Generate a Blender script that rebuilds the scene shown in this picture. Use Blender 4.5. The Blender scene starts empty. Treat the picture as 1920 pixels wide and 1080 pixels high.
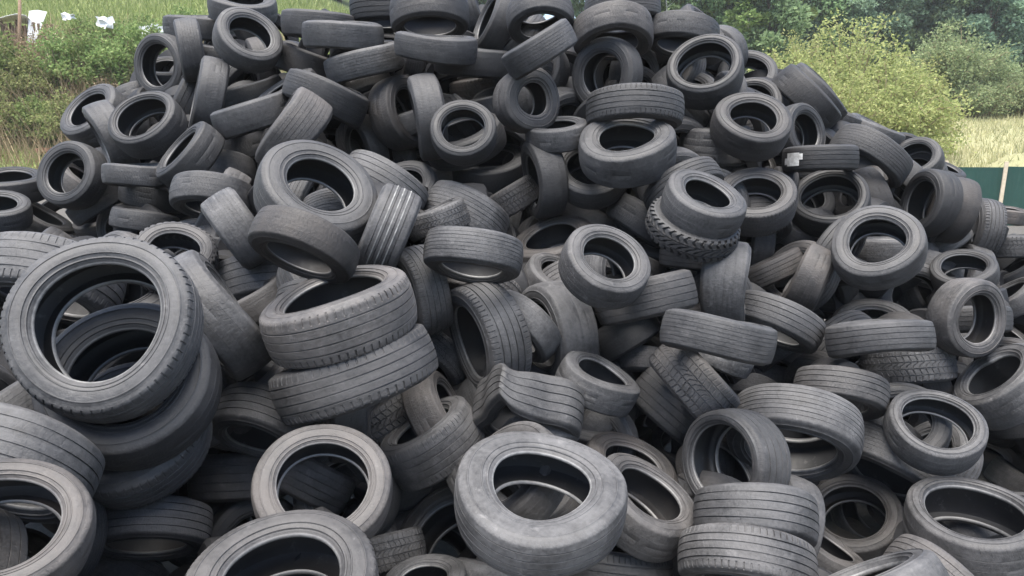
import bpy, math, random
import numpy as np
from mathutils import Vector, Matrix, noise as mnoise

scene = bpy.context.scene
COL = scene.collection
R = math.radians

# ------------------------------------------------------------------ camera
EYE = Vector((0.0, 0.0, 2.0))
PITCH = 12.0
cam_data = bpy.data.cameras.new('camera')
cam_data.sensor_width = 36.0
cam_data.lens = 26.25
cam_data.clip_start = 0.05
cam_data.clip_end = 600.0
cam = bpy.data.objects.new('camera', cam_data)
cam.location = EYE
cam.rotation_euler = (R(90 - PITCH), 0, 0)
COL.objects.link(cam)
scene.camera = cam

# ------------------------------------------------------------------ light: bright overcast
SUN_EL, SUN_AZ = 77.0, 200.0          # azimuth clockwise from +Y; behind the camera, a little to the left
world = bpy.data.worlds.new('World')
scene.world = world
world.use_nodes = True
wn = world.node_tree
wn.nodes.clear()
w_out = wn.nodes.new('ShaderNodeOutputWorld')
w_bg = wn.nodes.new('ShaderNodeBackground')
w_sky = wn.nodes.new('ShaderNodeTexSky')
w_sky.sky_type = 'NISHITA'
w_sky.sun_disc = False
w_sky.sun_elevation = R(SUN_EL)
w_sky.sun_rotation = R(SUN_AZ)
w_sky.air_density = 1.0
w_sky.dust_density = 2.0
w_sky.ozone_density = 1.0
w_bg.inputs['Strength'].default_value = 0.05
wn.links.new(w_sky.outputs[0], w_bg.inputs[0])
wn.links.new(w_bg.outputs[0], w_out.inputs[0])

sun_data = bpy.data.lights.new('sun', 'SUN')
sun_data.energy = 1.5
sun_data.angle = R(60)
sun_data.color = (1.0, 0.955, 0.88)
sun = bpy.data.objects.new('sun', sun_data)
az, el = R(SUN_AZ), R(SUN_EL)
to_sun = Vector((math.sin(az) * math.cos(el), math.cos(az) * math.cos(el), math.sin(el)))
sun.rotation_euler = to_sun.to_track_quat('Z', 'Y').to_euler()
COL.objects.link(sun)

vs = scene.view_settings
vs.view_transform = 'Standard'
vs.look = 'None'
vs.gamma = 1.0
vs.use_curve_mapping = False
vs.exposure = 2.78

# ------------------------------------------------------------------ helpers
def mesh_np(name, verts, faces, mats, smooth=True, sharp=None, col=None):
    me = bpy.data.meshes.new(name)
    me.from_pydata([tuple(v) for v in verts], [], [tuple(int(i) for i in f) for f in faces])
    for m in (mats if isinstance(mats, (list, tuple)) else [mats]):
        me.materials.append(m)
    if smooth:
        me.shade_smooth()
        if sharp is not None:
            me.set_sharp_from_angle(angle=R(sharp))
    if col is not None:
        at = me.color_attributes.new('tone', 'FLOAT_COLOR', 'POINT')
        at.data.foreach_set('color', np.asarray(col, np.float32).ravel())
    return me

def quads_np(name, V, nq, mat, tone=None):
    """V: (nq*4,3) array, one loose quad each; fast path for leaves and blades."""
    me = bpy.data.meshes.new(name)
    me.vertices.add(nq * 4)
    me.vertices.foreach_set('co', np.asarray(V, np.float32).ravel())
    me.loops.add(nq * 4)
    me.loops.foreach_set('vertex_index', np.arange(nq * 4, dtype=np.int32))
    me.polygons.add(nq)
    me.polygons.foreach_set('loop_start', np.arange(0, nq * 4, 4, dtype=np.int32))
    me.materials.append(mat)
    if tone is not None:
        at = me.color_attributes.new('tone', 'FLOAT_COLOR', 'POINT')
        c = np.repeat(np.asarray(tone, np.float32).reshape(nq, -1), 4, axis=0)
        if c.shape[1] == 1:
            c = np.concatenate([c, c, c, np.ones_like(c)], 1)
        at.data.foreach_set('color', c.ravel())
    me.update(calc_edges=True)
    me.validate()
    return me

def link(name, data, parent=None, kind=None):
    o = bpy.data.objects.new(name, data)
    COL.objects.link(o)
    if parent is not None:
        o.parent = parent
    if kind:
        o['kind'] = kind
    return o

def tag(o, label, cat, group=None):
    o['label'] = label
    o['category'] = cat
    if group:
        o['group'] = group
    return o

def tube(verts, faces, pts, radii, seg=7):
    """append a tapered tube along pts to verts/faces"""
    pts = [Vector(p) for p in pts]
    base = len(verts)
    for i, p in enumerate(pts):
        t = (pts[min(i + 1, len(pts) - 1)] - pts[max(i - 1, 0)]).normalized()
        a = t.cross(Vector((0.31, 0.9, 0.17))).normalized()
        b = t.cross(a)
        for k in range(seg):
            th = 2 * math.pi * k / seg
            verts.append(p + (a * math.cos(th) + b * math.sin(th)) * radii[i])
    for i in range(len(pts) - 1):
        for k in range(seg):
            faces.append((base + i * seg + k, base + i * seg + (k + 1) % seg, base + (i + 1) * seg + (k + 1) % seg, base + (i + 1) * seg + k))
    faces.append(tuple(base + k for k in range(seg))[::-1])
    faces.append(tuple(base + (len(pts) - 1) * seg + k for k in range(seg)))

def box(verts, faces, c, s, rot=None):
    b = len(verts)
    for dx in (-.5, .5):
        for dy in (-.5, .5):
            for dz in (-.5, .5):
                v = Vector((dx * s[0], dy * s[1], dz * s[2]))
                if rot is not None:
                    v = rot @ v
                verts.append(Vector(c) + v)
    for f in ((0, 1, 3, 2), (4, 6, 7, 5), (0, 4, 5, 1), (2, 3, 7, 6), (0, 2, 6, 4), (1, 5, 7, 3)):
        faces.append(tuple(b + i for i in f))

# ------------------------------------------------------------------ materials
class NT:
    def __init__(self, name):
        self.m = bpy.data.materials.new(name)
        self.m.use_nodes = True
        self.t = self.m.node_tree
        self.t.nodes.clear()
        self.out = self.t.nodes.new('ShaderNodeOutputMaterial')
    def n(self, typ, **kw):
        nd = self.t.nodes.new(typ)
        for k, v in kw.items():
            if k in nd.inputs.keys() if isinstance(k, str) else False:
                nd.inputs[k].default_value = v
            else:
                setattr(nd, k, v)
        return nd
    def l(self, a, b):
        self.t.links.new(a, b)
    def math(self, op, a, b=None, clamp=False):
        nd = self.t.nodes.new('ShaderNodeMath')
        nd.operation = op
        nd.use_clamp = clamp
        for i, x in enumerate((a, b)):
            if x is None:
                continue
            if isinstance(x, (int, float)):
                nd.inputs[i].default_value = x
            else:
                self.l(x, nd.inputs[i])
        return nd.outputs[0]
    def mix(self, fac, a, b):
        nd = self.t.nodes.new('ShaderNodeMix')
        nd.data_type = 'RGBA'
        for i, x in ((0, fac), (6, a), (7, b)):
            if isinstance(x, (int, float)):
                nd.inputs[i].default_value = x
            elif isinstance(x, tuple):
                nd.inputs[i].default_value = x if len(x) == 4 else (*x, 1)
            else:
                self.l(x, nd.inputs[i])
        return nd.outputs[2]
    def noise(self, vec, scale, detail=4, rough=.55):
        nd = self.t.nodes.new('ShaderNodeTexNoise')
        nd.inputs['Scale'].default_value = scale
        nd.inputs['Detail'].default_value = detail
        nd.inputs['Roughness'].default_value = rough
        if vec is not None:
            self.l(vec, nd.inputs['Vector'])
        return nd.outputs[0]
    def ramp(self, fac, stops):
        nd = self.t.nodes.new('ShaderNodeValToRGB')
        e = nd.color_ramp.elements
        while len(e) < len(stops):
            e.new(.5)
        for x, (p, c) in zip(e, stops):
            x.position = p
            x.color = c if len(c) == 4 else (*c, 1)
        self.l(fac, nd.inputs[0])
        return nd.outputs[0]

def rubber(name, dark=(.007, .007, .008), light=(.096, .0945, .096), rough=.45, gain=1.0, bump=.25, sipes=False, letters=False, spec=.52):
    """old tyre rubber; the object's colour holds (wear greyness, brown dust, seed)"""
    k = NT(name)
    info = k.n('ShaderNodeObjectInfo')
    sep = k.n('ShaderNodeSeparateColor')
    k.l(info.outputs['Color'], sep.inputs[0])
    wear, brown, seed = sep.outputs[0], sep.outputs[1], sep.outputs[2]
    tc = k.n('ShaderNodeTexCoord')
    xyz = k.n('ShaderNodeSeparateXYZ')
    k.l(tc.outputs['Object'], xyz.inputs[0])
    x, y, z = xyz.outputs
    rr = k.math('SQRT', k.math('ADD', k.math('MULTIPLY', x, x), k.math('MULTIPLY', y, y)))
    # coordinates that run round the ring: slow along it, fast across it
    cx = k.n('ShaderNodeCombineXYZ')
    k.l(k.math('ADD', k.math('MULTIPLY', k.math('DIVIDE', x, rr), 1.1), k.math('MULTIPLY', seed, 31.7)), cx.inputs[0])
    k.l(k.math('ADD', k.math('MULTIPLY', k.math('DIVIDE', y, rr), 1.1), k.math('MULTIPLY', seed, 17.3)), cx.inputs[1])
    k.l(k.math('ADD', k.math('MULTIPLY', rr, 24.0), k.math('MULTIPLY', z, 24.0)), cx.inputs[2])
    off = k.n('ShaderNodeCombineXYZ')
    k.l(k.math('MULTIPLY', seed, 57.0), off.inputs[0])
    k.l(k.math('MULTIPLY', seed, 23.0), off.inputs[1])
    vadd = k.n('ShaderNodeVectorMath')
    vadd.operation = 'ADD'
    k.l(tc.outputs['Object'], vadd.inputs[0])
    k.l(off.outputs[0], vadd.inputs[1])
    streak = k.noise(cx.outputs[0], 1.0, 5, .6)
    blotch = k.noise(vadd.outputs[0], 3.2, 5, .6)
    fine = k.noise(vadd.outputs[0], 34.0, 4, .7)
    scuff = k.noise(vadd.outputs[0], 9.0, 6, .75)
    f = k.math('MULTIPLY', k.math('SUBTRACT', streak, .28), .8)
    f = k.math('ADD', f, k.math('MULTIPLY', k.math('SUBTRACT', blotch, .36), 1.7))
    f = k.math('ADD', f, k.math('MULTIPLY', k.math('SUBTRACT', fine, .5), 1.25))
    f = k.math('ADD', f, k.math('MULTIPLY', k.math('SUBTRACT', scuff, .5), .6))
    f = k.math('ADD', f, .24)
    f = k.math('MULTIPLY', k.math('MULTIPLY', f, wear), 1.55 * gain, True)
    c = k.mix(f, dark, light)
    # pale scuffs and dried mud
    sc = k.ramp(scuff, [(.60, (0, 0, 0)), (.70, (1, 1, 1))])
    c = k.mix(k.math('MULTIPLY', k.math('MULTIPLY', sc, wear), .38), c, (.30, .29, .285))
    bm = k.ramp(blotch, [(.36, (.25, .25, .25)), (.66, (1, 1, 1))])
    c = k.mix(k.math('MULTIPLY', k.math('MULTIPLY', bm, brown), .8), c, (.125, .098, .078))
    b = k.n('ShaderNodeBsdfPrincipled')
    k.l(c, b.inputs['Base Color'])
    rg = k.math('ADD', k.math('ADD', rough - .12, k.math('MULTIPLY', blotch, .34)), k.math('MULTIPLY', k.math('SUBTRACT', fine, .5), .45))
    k.l(rg, b.inputs['Roughness'])
    b.inputs['Specular IOR Level'].default_value = spec
    bp = k.n('ShaderNodeBump')
    bp.inputs['Strength'].default_value = bump
    bp.inputs['Distance'].default_value = .012
    hsum = k.math('ADD', k.math('MULTIPLY', fine, .5), k.math('ADD', k.math('MULTIPLY', streak, .35), k.math('MULTIPLY', scuff, .5)))
    if letters:
        # raised moulded characters and marks on the wall, none of them legible
        ang = k.math('ARCTAN2', y, x)
        cell = k.n('ShaderNodeCombineXYZ')
        k.l(k.math('FLOOR', k.math('MULTIPLY', ang, 54.0)), cell.inputs[0])
        k.l(k.math('FLOOR', k.math('MULTIPLY', rr, 110.0)), cell.inputs[1])
        k.l(k.math('MULTIPLY', seed, 91.0), cell.inputs[2])
        wn_ = k.n('ShaderNodeTexWhiteNoise')
        k.l(cell.outputs[0], wn_.inputs[0])
        gap = k.math('LESS_THAN', k.math('FRACT', k.math('MULTIPLY', ang, 18.0)), .78)
        band = k.math('MULTIPLY', k.math('GREATER_THAN', rr, .372), k.math('LESS_THAN', rr, .412))
        ac = k.n('ShaderNodeCombineXYZ')
        k.l(k.math('DIVIDE', x, rr), ac.inputs[0])
        k.l(k.math('DIVIDE', y, rr), ac.inputs[1])
        k.l(k.math('MULTIPLY', seed, 40.0), ac.inputs[2])
        arc = k.math('GREATER_THAN', k.noise(ac.outputs[0], 1.6, 1, .5), .53)
        on = k.math('MULTIPLY', k.math('MULTIPLY', k.math('GREATER_THAN', wn_.outputs[0], .36), k.math('MULTIPLY', band, gap)), arc)
        hsum = k.math('ADD', hsum, k.math('MULTIPLY', on, 1.5))
    if sipes:
        # fine cross cuts moulded into the tread, worn away in patches
        ang = k.math('ARCTAN2', y, x)
        zz = k.math('PINGPONG', k.math('ADD', z, .5), .075)
        ph = k.math('ADD', k.math('MULTIPLY', ang, 84.0), k.math('MULTIPLY', zz, 60.0))
        cut = k.math('GREATER_THAN', k.math('SINE', ph), .80)
        cut = k.math('MULTIPLY', cut, k.ramp(blotch, [(.40, (0, 0, 0)), (.56, (1, 1, 1))]))
        hsum = k.math('SUBTRACT', hsum, k.math('MULTIPLY', cut, .9))
    k.l(hsum, bp.inputs['Height'])
    k.l(bp.outputs[0], b.inputs['Normal'])
    k.l(b.outputs[0], k.out.inputs[0])
    return k.m

M_TREAD = rubber('tread_rubber', gain=1.1, rough=.62, bump=.5, sipes=True)
M_WALL = rubber('sidewall_rubber', gain=1.0, rough=.56, bump=.4, letters=True)
M_BEAD = rubber('bead_rubber', dark=(.03, .03, .031), light=(.20, .198, .195), gain=1.1, rough=.40, bump=.12, spec=.6)  # worn bead; the bright sheen along the rim is put into its paler colour
M_INNER = rubber('inner_liner_rubber', dark=(.008, .008, .009), light=(.035, .035, .037), gain=.8, rough=.5, bump=.12)  # liner colour lowered to paint in the shade of the tyre hollows

def leaf_mat(name, a, b, c, trans=.35):
    k = NT(name)
    at = k.n('ShaderNodeAttribute', attribute_name='tone')
    info = k.n('ShaderNodeObjectInfo')
    col = k.ramp(at.outputs['Fac'], [(0.0, a), (.5, b), (1.0, c)])
    hsv = k.n('ShaderNodeHueSaturation')
    k.l(k.math('ADD', .485, k.math('MULTIPLY', info.outputs['Random'], .03)), hsv.inputs['Hue'])
    k.l(k.math('ADD', .8, k.math('MULTIPLY', info.outputs['Random'], .4)), hsv.inputs['Value'])
    k.l(col, hsv.inputs['Color'])
    d = k.n('ShaderNodeBsdfDiffuse')
    t = k.n('ShaderNodeBsdfTranslucent')
    k.l(hsv.outputs[0], d.inputs[0])
    k.l(hsv.outputs[0], t.inputs[0])
    mx = k.n('ShaderNodeMixShader')
    mx.inputs[0].default_value = trans
    k.l(d.outputs[0], mx.inputs[1])
    k.l(t.outputs[0], mx.inputs[2])
    k.l(mx.outputs[0], k.out.inputs[0])
    return k.m

def plain(name, c1, c2, scale=6.0, rough=.8, bump=.2, spec=.3):
    k = NT(name)
    tc = k.n('ShaderNodeTexCoord')
    nz = k.noise(tc.outputs['Object'], scale, 6, .65)
    c = k.mix(k.ramp(nz, [(.3, (0, 0, 0)), (.7, (1, 1, 1))]), c1, c2)
    b = k.n('ShaderNodeBsdfPrincipled')
    k.l(c, b.inputs['Base Color'])
    b.inputs['Roughness'].default_value = rough
    b.inputs['Specular IOR Level'].default_value = spec
    bp = k.n('ShaderNodeBump')
    bp.inputs['Strength'].default_value = bump
    bp.inputs['Distance'].default_value = .03
    k.l(nz, bp.inputs['Height'])
    k.l(bp.outputs[0], b.inputs['Normal'])
    k.l(b.outputs[0], k.out.inputs[0])
    return k.m

# ------------------------------------------------------------------ terrain
def sstep(a, b, x):
    t = min(1.0, max(0.0, (x - a) / (b - a)))
    return t * t * (3 - 2 * t)

def ground_z(x, y):
    """left: a steep overgrown bank; right: a yard dropping to the fence, then a field rising to the wood"""
    yy = max(y, 1.0)
    side = sstep(-.34, .05, x / yy)
    left = 5.4 * sstep(26.5, 38.5, y) + max(0.0, y - 37) * .30
    right = -.6 * sstep(15.5, 19.5, y) + max(0.0, y - 22) * .15 + 1.3 * sstep(60, 75, y)
    # rubble mound beyond the fence
    right += 1.5 * math.exp(-((x - 17.6) / 1.6) ** 2 - ((y - 25.5) / 1.6) ** 2)
    z = left * (1 - side) + right * side - .95 * (1 - sstep(7, 14, y))
    if y > 14:
        z += (mnoise.noise(Vector((x * .25, y * .25, 0))) * .22) * sstep(14, 24, y)
    return min(z, 19.0)

def at(px, py, d):
    """world point on the photograph's pixel (1920 wide) at forward depth d"""
    p = R(PITCH)
    return EYE + Vector((1, 0, 0)) * ((px - 960) / 1400 * d) + Vector((0, math.cos(p), -math.sin(p))) * d + Vector((0, math.sin(p), math.cos(p))) * ((540 - py) / 1400 * d)

def ground_material():
    k = NT('ground_surface')
    g = k.n('ShaderNodeNewGeometry')
    pos = g.outputs['Position']
    xyz = k.n('ShaderNodeSeparateXYZ')
    k.l(pos, xyz.inputs[0])
    n1 = k.noise(pos, .6, 6, .65)
    n2 = k.noise(pos, 9.0, 6, .7)
    n3 = k.noise(pos, .12, 4, .6)
    yard = k.mix(n2, (.05, .047, .043), (.13, .122, .11))
    grass = k.mix(n1, (.12, .16, .05), (.24, .27, .11))
    dry = k.mix(n1, (.29, .26, .16), (.19, .21, .10))
    # grass begins beyond the yard
    wob = k.math('ADD', xyz.outputs[1], k.math('MULTIPLY', k.math('SUBTRACT', n1, .5), 3.0))
    fac = k.math('DIVIDE', k.math('SUBTRACT', wob, 26.0), 1.2, True)
    ratio = k.math('DIVIDE', xyz.outputs[0], k.math('MAXIMUM', xyz.outputs[1], 1.0))
    rightf = k.math('MULTIPLY', k.math('ADD', ratio, .05), 4.0, True)
    fr = k.math('DIVIDE', k.math('SUBTRACT', wob, 20.5), 1.0, True)
    fac = k.math('MAXIMUM', fac, k.math('MULTIPLY', fr, rightf))
    veg = k.mix(rightf, grass, dry)
    far = k.math('DIVIDE', k.math('SUBTRACT', wob, 50.0), 10.0, True)
    veg = k.mix(far, veg, (.07, .09, .035))
    c = k.mix(fac, yard, veg)
    b = k.n('ShaderNodeBsdfPrincipled')
    k.l(c, b.inputs['Base Color'])
    b.inputs['Roughness'].default_value = .95
    b.inputs['Specular IOR Level'].default_value = .15
    bp = k.n('ShaderNodeBump')
    bp.inputs['Distance'].default_value = .05
    bp.inputs['Strength'].default_value = .6
    k.l(n2, bp.inputs['Height'])
    k.l(bp.outputs[0], b.inputs['Normal'])
    k.l(b.outputs[0], k.out.inputs[0])
    return k.m

def build_ground():
    xs = np.concatenate([np.linspace(-260, -60, 21), np.linspace(-58, 58, 117), np.linspace(60, 260, 21)])
    ys = np.concatenate([np.linspace(-40, 12, 14), np.linspace(13, 62, 99), np.linspace(64, 320, 40)])
    V = [(x, y, ground_z(x, y)) for y in ys for x in xs]
    nx = len(xs)
    Fc = [(j * nx + i, j * nx + i + 1, (j + 1) * nx + i + 1, (j + 1) * nx + i) for j in range(len(ys) - 1) for i in range(nx - 1)]
    link('ground', mesh_np('ground', V, Fc, ground_material()), kind='structure')

build_ground()

# ------------------------------------------------------------------ the heap: centre, axis, diameter, width ratio, rim ratio, tread, wear, brown dust
TYRES = [
('a1', (-4.107, 7.558, 2.131), (-0.336, -0.692, 0.639), 0.671, 0.357, 0.64, 's', 0.33, 0.0, '', 'grey tyre leaning out over the overgrown bank, dark slanted hole facing the bushes'),
('a2', (-3.009, 6.327, 2.041), (-0.168, -0.725, 0.668), 0.603, 0.378, 0.7, 's', 0.22, 0.0, '', 'tyre with clean pale rim ring and tilted oval hole above the bank-side flank'),
('a3', (-3.536, 6.754, 1.926), (-0.812, -0.481, -0.33), 0.664, 0.36, 0.62, 's', 0.44, 0.0, '', 'bald round-backed tyre squeezed between the bank-side leaning tyre and its pale-rimmed neighbour'),
('a4', (-3.683, 6.329, 1.62), (-0.19, -0.919, 0.346), 0.571, 0.357, 0.62, 's', 0.19, 0.0, '', 'dark tyre showing its round hole at the heap foot nearest the bank'),
('a5', (-3.023, 6.081, 1.639), (0.037, 0.054, 0.998), 0.515, 0.34, 0.62, 's', 0.34, 0.0, '', 'tyre lying flat right beneath the pale-rimmed tilted one, only tread showing'),
('a6', (-2.523, 5.942, 1.79), (-0.599, -0.453, 0.661), 0.583, 0.378, 0.64, 's', 0.16, 0.0, '', 'steeply tilted dark tyre showing a thin slit of its open face, below the ribbed one'),
('a7', (-3.103, 6.509, 1.451), (0.283, 0.004, 0.959), 0.57, 0.36, 0.62, 's', 0.07, 0.0, '', 'tyre lying flat with sagging upper rim above the bank-side stack end'),
('a8', (-2.982, 6.05, 1.269), (0.207, 0.176, 0.962), 0.519, 0.34, 0.62, 's', 0.28, 0.0, '', 'lower tyre of the sagging flat pair beside the small arched hole'),
('a9', (-3.409, 6.547, 1.119), (-0.343, -0.939, 0.018), 0.521, 0.357, 0.6, 's', 0.26, 0.0, '', 'small tyre with arched hole peeping out behind the big foreground treads'),
('a10', (-3.664, 6.613, 1.378), (-0.491, -0.213, 0.845), 0.55, 0.34, 0.62, 's', 0.28, 0.0, '', 'dark slanted tread wedged below the round-holed tyre at the heap foot'),
('a11', (-4.342, 6.32, 1.315), (0.251, -0.319, 0.914), 0.483, 0.42, 0.56, 's', 0.33, 0.0, '', 'squat tyre cut by the left picture edge, small oval hole on top'),
('a12', (-4.534, 6.798, 1.49), (0.078, -0.22, 0.972), 0.595, 0.36, 0.62, 's', 0.12, 0.0, '', 'dark rounded tyre behind the squat one at the left picture edge'),
('a13', (-4.374, 6.87, 1.161), (0.573, 0.171, 0.801), 0.584, 0.36, 0.62, 's', 0.26, 0.07, '', 'shadowed tyre low between the left-edge squat tyre and the ribbed treads'),
('a14', (-3.565, 7.967, 2.631), (-0.332, -0.94, 0.075), 0.645, 0.357, 0.66, 's', 0.25, 0.0, '', 'hoop-like dark tyre on the bank-side skyline with another tyre inside its hole'),
('a15', (-3.741, 8.463, 2.584), (0.081, -0.387, 0.918), 0.577, 0.36, 0.62, 's', 0.18, 0.0, '', 'small tyre seen through the hoop-like tyre on the bank-side skyline'),
('a16', (-2.997, 7.274, 2.721), (-0.917, -0.388, -0.094), 0.564, 0.38, 0.62, 'z', 0.38, 0.0, '', 'upright tyre with fine vertical ribs beside the hoop-like skyline tyre'),
('a17', (-3.304, 8.329, 3.056), (0.053, -0.151, 0.987), 0.718, 0.32, 0.62, 's', 0.39, 0.0, '', 'flat tyre jutting towards the bank at the top of the heap'),
('a18', (-3.201, 7.596, 2.206), (-0.818, -0.395, 0.418), 0.744, 0.4, 0.62, 'r', 0.15, 0.0, '', 'dark tyre with steep parallel ribs between two leaning bald ones'),
('a19', (-2.674, 6.804, 2.28), (-0.886, -0.39, 0.249), 0.699, 0.34, 0.62, 's', 0.32, 0.0, '', 'tall bald tyre leaning against the ribbed one under the crest'),
('a20', (-2.531, 6.46, 1.632), (0.039, -0.305, -0.952), 0.656, 0.36, 0.62, 's', 0.44, 0.0, '', 'upper of two bald humps stacked between the slit-faced tyre and the big tilted ring'),
('a21', (-2.192, 5.503, 1.508), (-0.048, -0.436, -0.899), 0.595, 0.36, 0.62, 's', 0.34, 0.0, '', 'lower of two bald humps stacked beside the big tilted ring, dark underside'),
('a22', (-4.026, 7.045, 1.482), (0.591, 0.116, 0.798), 0.578, 0.36, 0.62, 's', 0.38, 0.26, '', 'shadowed tyre glimpsed through the dark round-holed one at the heap foot'),
('b1', (-2.712, 7.959, 3.192), (0.102, -0.347, 0.932), 0.665, 0.34, 0.62, 's', 0.39, 0.0, '', 'dark tyre on the crest directly above the face-up tyre with pointed end'),
('b2', (-2.341, 6.931, 2.772), (0.517, -0.638, 0.571), 0.594, 0.357, 0.64, 's', 0.4, 0.0, '', 'face-up tyre near the crest with another tread curving inside its hole'),
('b3', (-2.911, 7.815, 2.705), (0.237, -0.021, 0.971), 0.612, 0.28, 0.62, 's', 0.14, 0.0, '', 'flat tyre whose blunt end pokes out under the face-up crest tyre'),
('b4', (-1.778, 7.21, 2.934), (-0.07, 0.067, -0.995), 0.674, 0.34, 0.62, 'z', 0.26, 0.0, '', 'upper of two finely ribbed tyres stacked aslant on the crest'),
('b5', (-1.438, 6.662, 2.783), (0.039, -0.131, 0.991), 0.676, 0.32, 0.62, 'z', 0.46, 0.0, '', 'lower finely ribbed tyre lying flat in front on the crest'),
('b6', (-1.155, 7.471, 3.095), (0.065, -0.078, -0.995), 0.733, 0.34, 0.62, 'r', 0.05, 0.0, '', 'ribbed tyre cut by the top picture edge behind the gaping pair'),
('b7', (-0.713, 6.824, 2.971), (0.038, -0.259, -0.965), 0.676, 0.378, 0.66, 's', 0.26, 0.12, '', 'upper tyre of the gaping crest pair, tipped over a dark slit'),
('b8', (-0.615, 6.312, 2.639), (0.102, -0.118, 0.988), 0.651, 0.32, 0.62, 'z', 0.3, 0.01, '', 'lower tyre of the gaping crest pair, pale worn tread'),
('b9', (-0.351, 6.912, 2.586), (0.086, -0.109, 0.99), 0.701, 0.34, 0.62, 's', 0.13, 0.0, '', 'dark flat tyre under the pale worn tread of the crest pair'),
('b10', (-1.26, 6.65, 2.556), (-0.246, -0.144, 0.959), 0.698, 0.32, 0.62, 'z', 0.52, 0.0, '', 'pale tread tilted upward to the right under the gaping crest pair'),
('b11', (-1.514, 6.297, 2.262), (0.392, 0.028, 0.919), 0.686, 0.36, 0.62, 'z', 0.18, 0.0, '', 'dark ribbed tyre tilted downward to the right, facing the upward-tilted pale tread'),
('b12', (-1.952, 7.411, 2.61), (0.328, -0.022, 0.944), 0.689, 0.34, 0.62, 's', 0.12, 0.18, '', "shadowed tyre in the gap under the crest's two finely ribbed tyres"),
('b13', (-2.519, 7.378, 2.319), (-0.321, -0.171, 0.931), 0.686, 0.28, 0.62, 's', 0.12, 0.0, '', 'thin tyre edge rising to the right above the slanted smooth tread'),
('b14', (-2.128, 6.299, 2.113), (-0.28, -0.14, 0.95), 0.649, 0.36, 0.62, 's', 0.36, 0.0, '', 'smooth slanted tyre under a thin tyre edge, rising to the right'),
('b15', (-2.375, 6.757, 1.862), (-0.226, -0.085, 0.97), 0.662, 0.34, 0.62, 's', 0.16, 0.0, '', 'darkest slanted tyre, lowest of three rising to the right'),
('b16', (-1.651, 5.747, 1.972), (-0.78, -0.24, 0.578), 0.674, 0.42, 0.62, 'z', 0.36, 0.24, '', 'upended tyre with broad worn tread leaning like a barrel mid-slope'),
('b17', (-1.727, 7.111, 1.807), (0.033, -0.564, 0.825), 0.52, 0.357, 0.62, 's', 0.36, 0.36, '', 'brownish tyre hidden behind the barrel-like upended one, hole half covered'),
('b18', (-1.296, 6.758, 1.869), (-0.787, -0.554, -0.271), 0.522, 0.378, 0.62, 's', 0.32, 0.0, '', 'small curved tyre behind the big tilted ring mid-slope'),
('b19', (-0.968, 6.666, 2.137), (0.849, -0.468, 0.245), 0.64, 0.378, 0.6, 's', 0.23, 0.2, '', 'dark arched tyre behind the bent tread mid-crest'),
('b20', (-0.664, 6.131, 2.093), (-0.978, -0.142, -0.152), 0.68, 0.34, 0.62, 's', 0.31, 0.0, '', 'bent tyre with pale worn tread hugging the ring with the thin bright rim'),
('b21', (-0.364, 5.718, 1.978), (-0.021, -0.861, 0.508), 0.5, 0.357, 0.66, 's', 0.17, 0.0, '', 'dark ring with thin bright rim line, facing out squarely mid-crest'),
('b22', (-0.412, 6.585, 1.902), (-0.257, -0.368, 0.894), 0.719, 0.34, 0.62, 'r', 0.2, 0.0, '', 'ribbed tyre cupping the ring with the thin bright rim from below'),
('b23', (-0.195, 6.713, 1.668), (-0.062, -0.373, 0.926), 0.724, 0.34, 0.62, 's', 0.07, 0.0, '', 'shadowed tyre under the ribbed cupping one mid-slope'),
('b24', (-0.31, 7.615, 2.393), (-0.161, -0.098, 0.982), 0.621, 0.36, 0.62, 'c', 0.33, 0.54, '', 'rusty brown lumpy tread deep in the gap mid-crest'),
('b25', (-0.153, 7.071, 2.202), (-0.168, -0.065, 0.984), 0.585, 0.34, 0.62, 's', 0.23, 0.0, '', 'short smooth tread between the bright-rimmed ring and the fat ring'),
('b26', (0.117, 6.054, 2.219), (0.563, -0.82, 0.105), 0.522, 0.42, 0.5, 's', 0.29, 0.13, '', 'fat dark ring with small deep hole below the crest'),
('b27', (0.211, 5.958, 2.596), (-0.51, -0.081, 0.857), 0.599, 0.36, 0.62, 'z', 0.37, 0.0, '', 'grey worn tread slanting above the fat dark ring'),
('b28', (0.246, 6.885, 2.952), (0.104, -0.467, -0.878), 0.594, 0.357, 0.64, 's', 0.3, 0.0, '', 'crest tyre tipped forward, light showing through its hole'),
('b29', (-0.149, 7.332, 2.972), (-0.879, -0.279, 0.388), 0.644, 0.36, 0.62, 's', 0.26, 0.0, '', 'smooth tyre standing on the crest beside the see-through one'),
('b30', (-0.42, 7.857, 3.174), (0.946, -0.037, 0.321), 0.595, 0.34, 0.62, 'r', 0.35, 0.0, '', 'ribbed tyre at the top picture edge behind the gaping crest pair'),
('b31', (0.878, 6.816, 2.823), (0.014, -0.336, -0.942), 0.704, 0.357, 0.62, 's', 0.36, 0.24, '', 'broad tyre tipped forward on the crest, its underside in shadow'),
('b32', (1.019, 7.284, 3.078), (0.099, -0.118, -0.988), 0.728, 0.34, 0.62, 'z', 0.32, 0.08, '', 'ribbed tyre on the very top behind the broad tipped one'),
('b33', (0.831, 6.722, 2.453), (-0.638, -0.77, 0.006), 0.64, 0.336, 0.6, 's', 0.21, 0.0, '', 'upright ring with a second ring showing inside its hole'),
('b34', (0.952, 7.425, 2.469), (0.536, -0.844, 0.026), 0.593, 0.336, 0.58, 's', 0.15, 0.0, '', 'ring seen through the hole of the upright ring'),
('b35', (1.169, 7.348, 2.485), (0.596, -0.802, 0.045), 0.578, 0.315, 0.6, 's', 0.27, 0.0, '', 'ring half hidden behind the double ring under the crest'),
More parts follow.
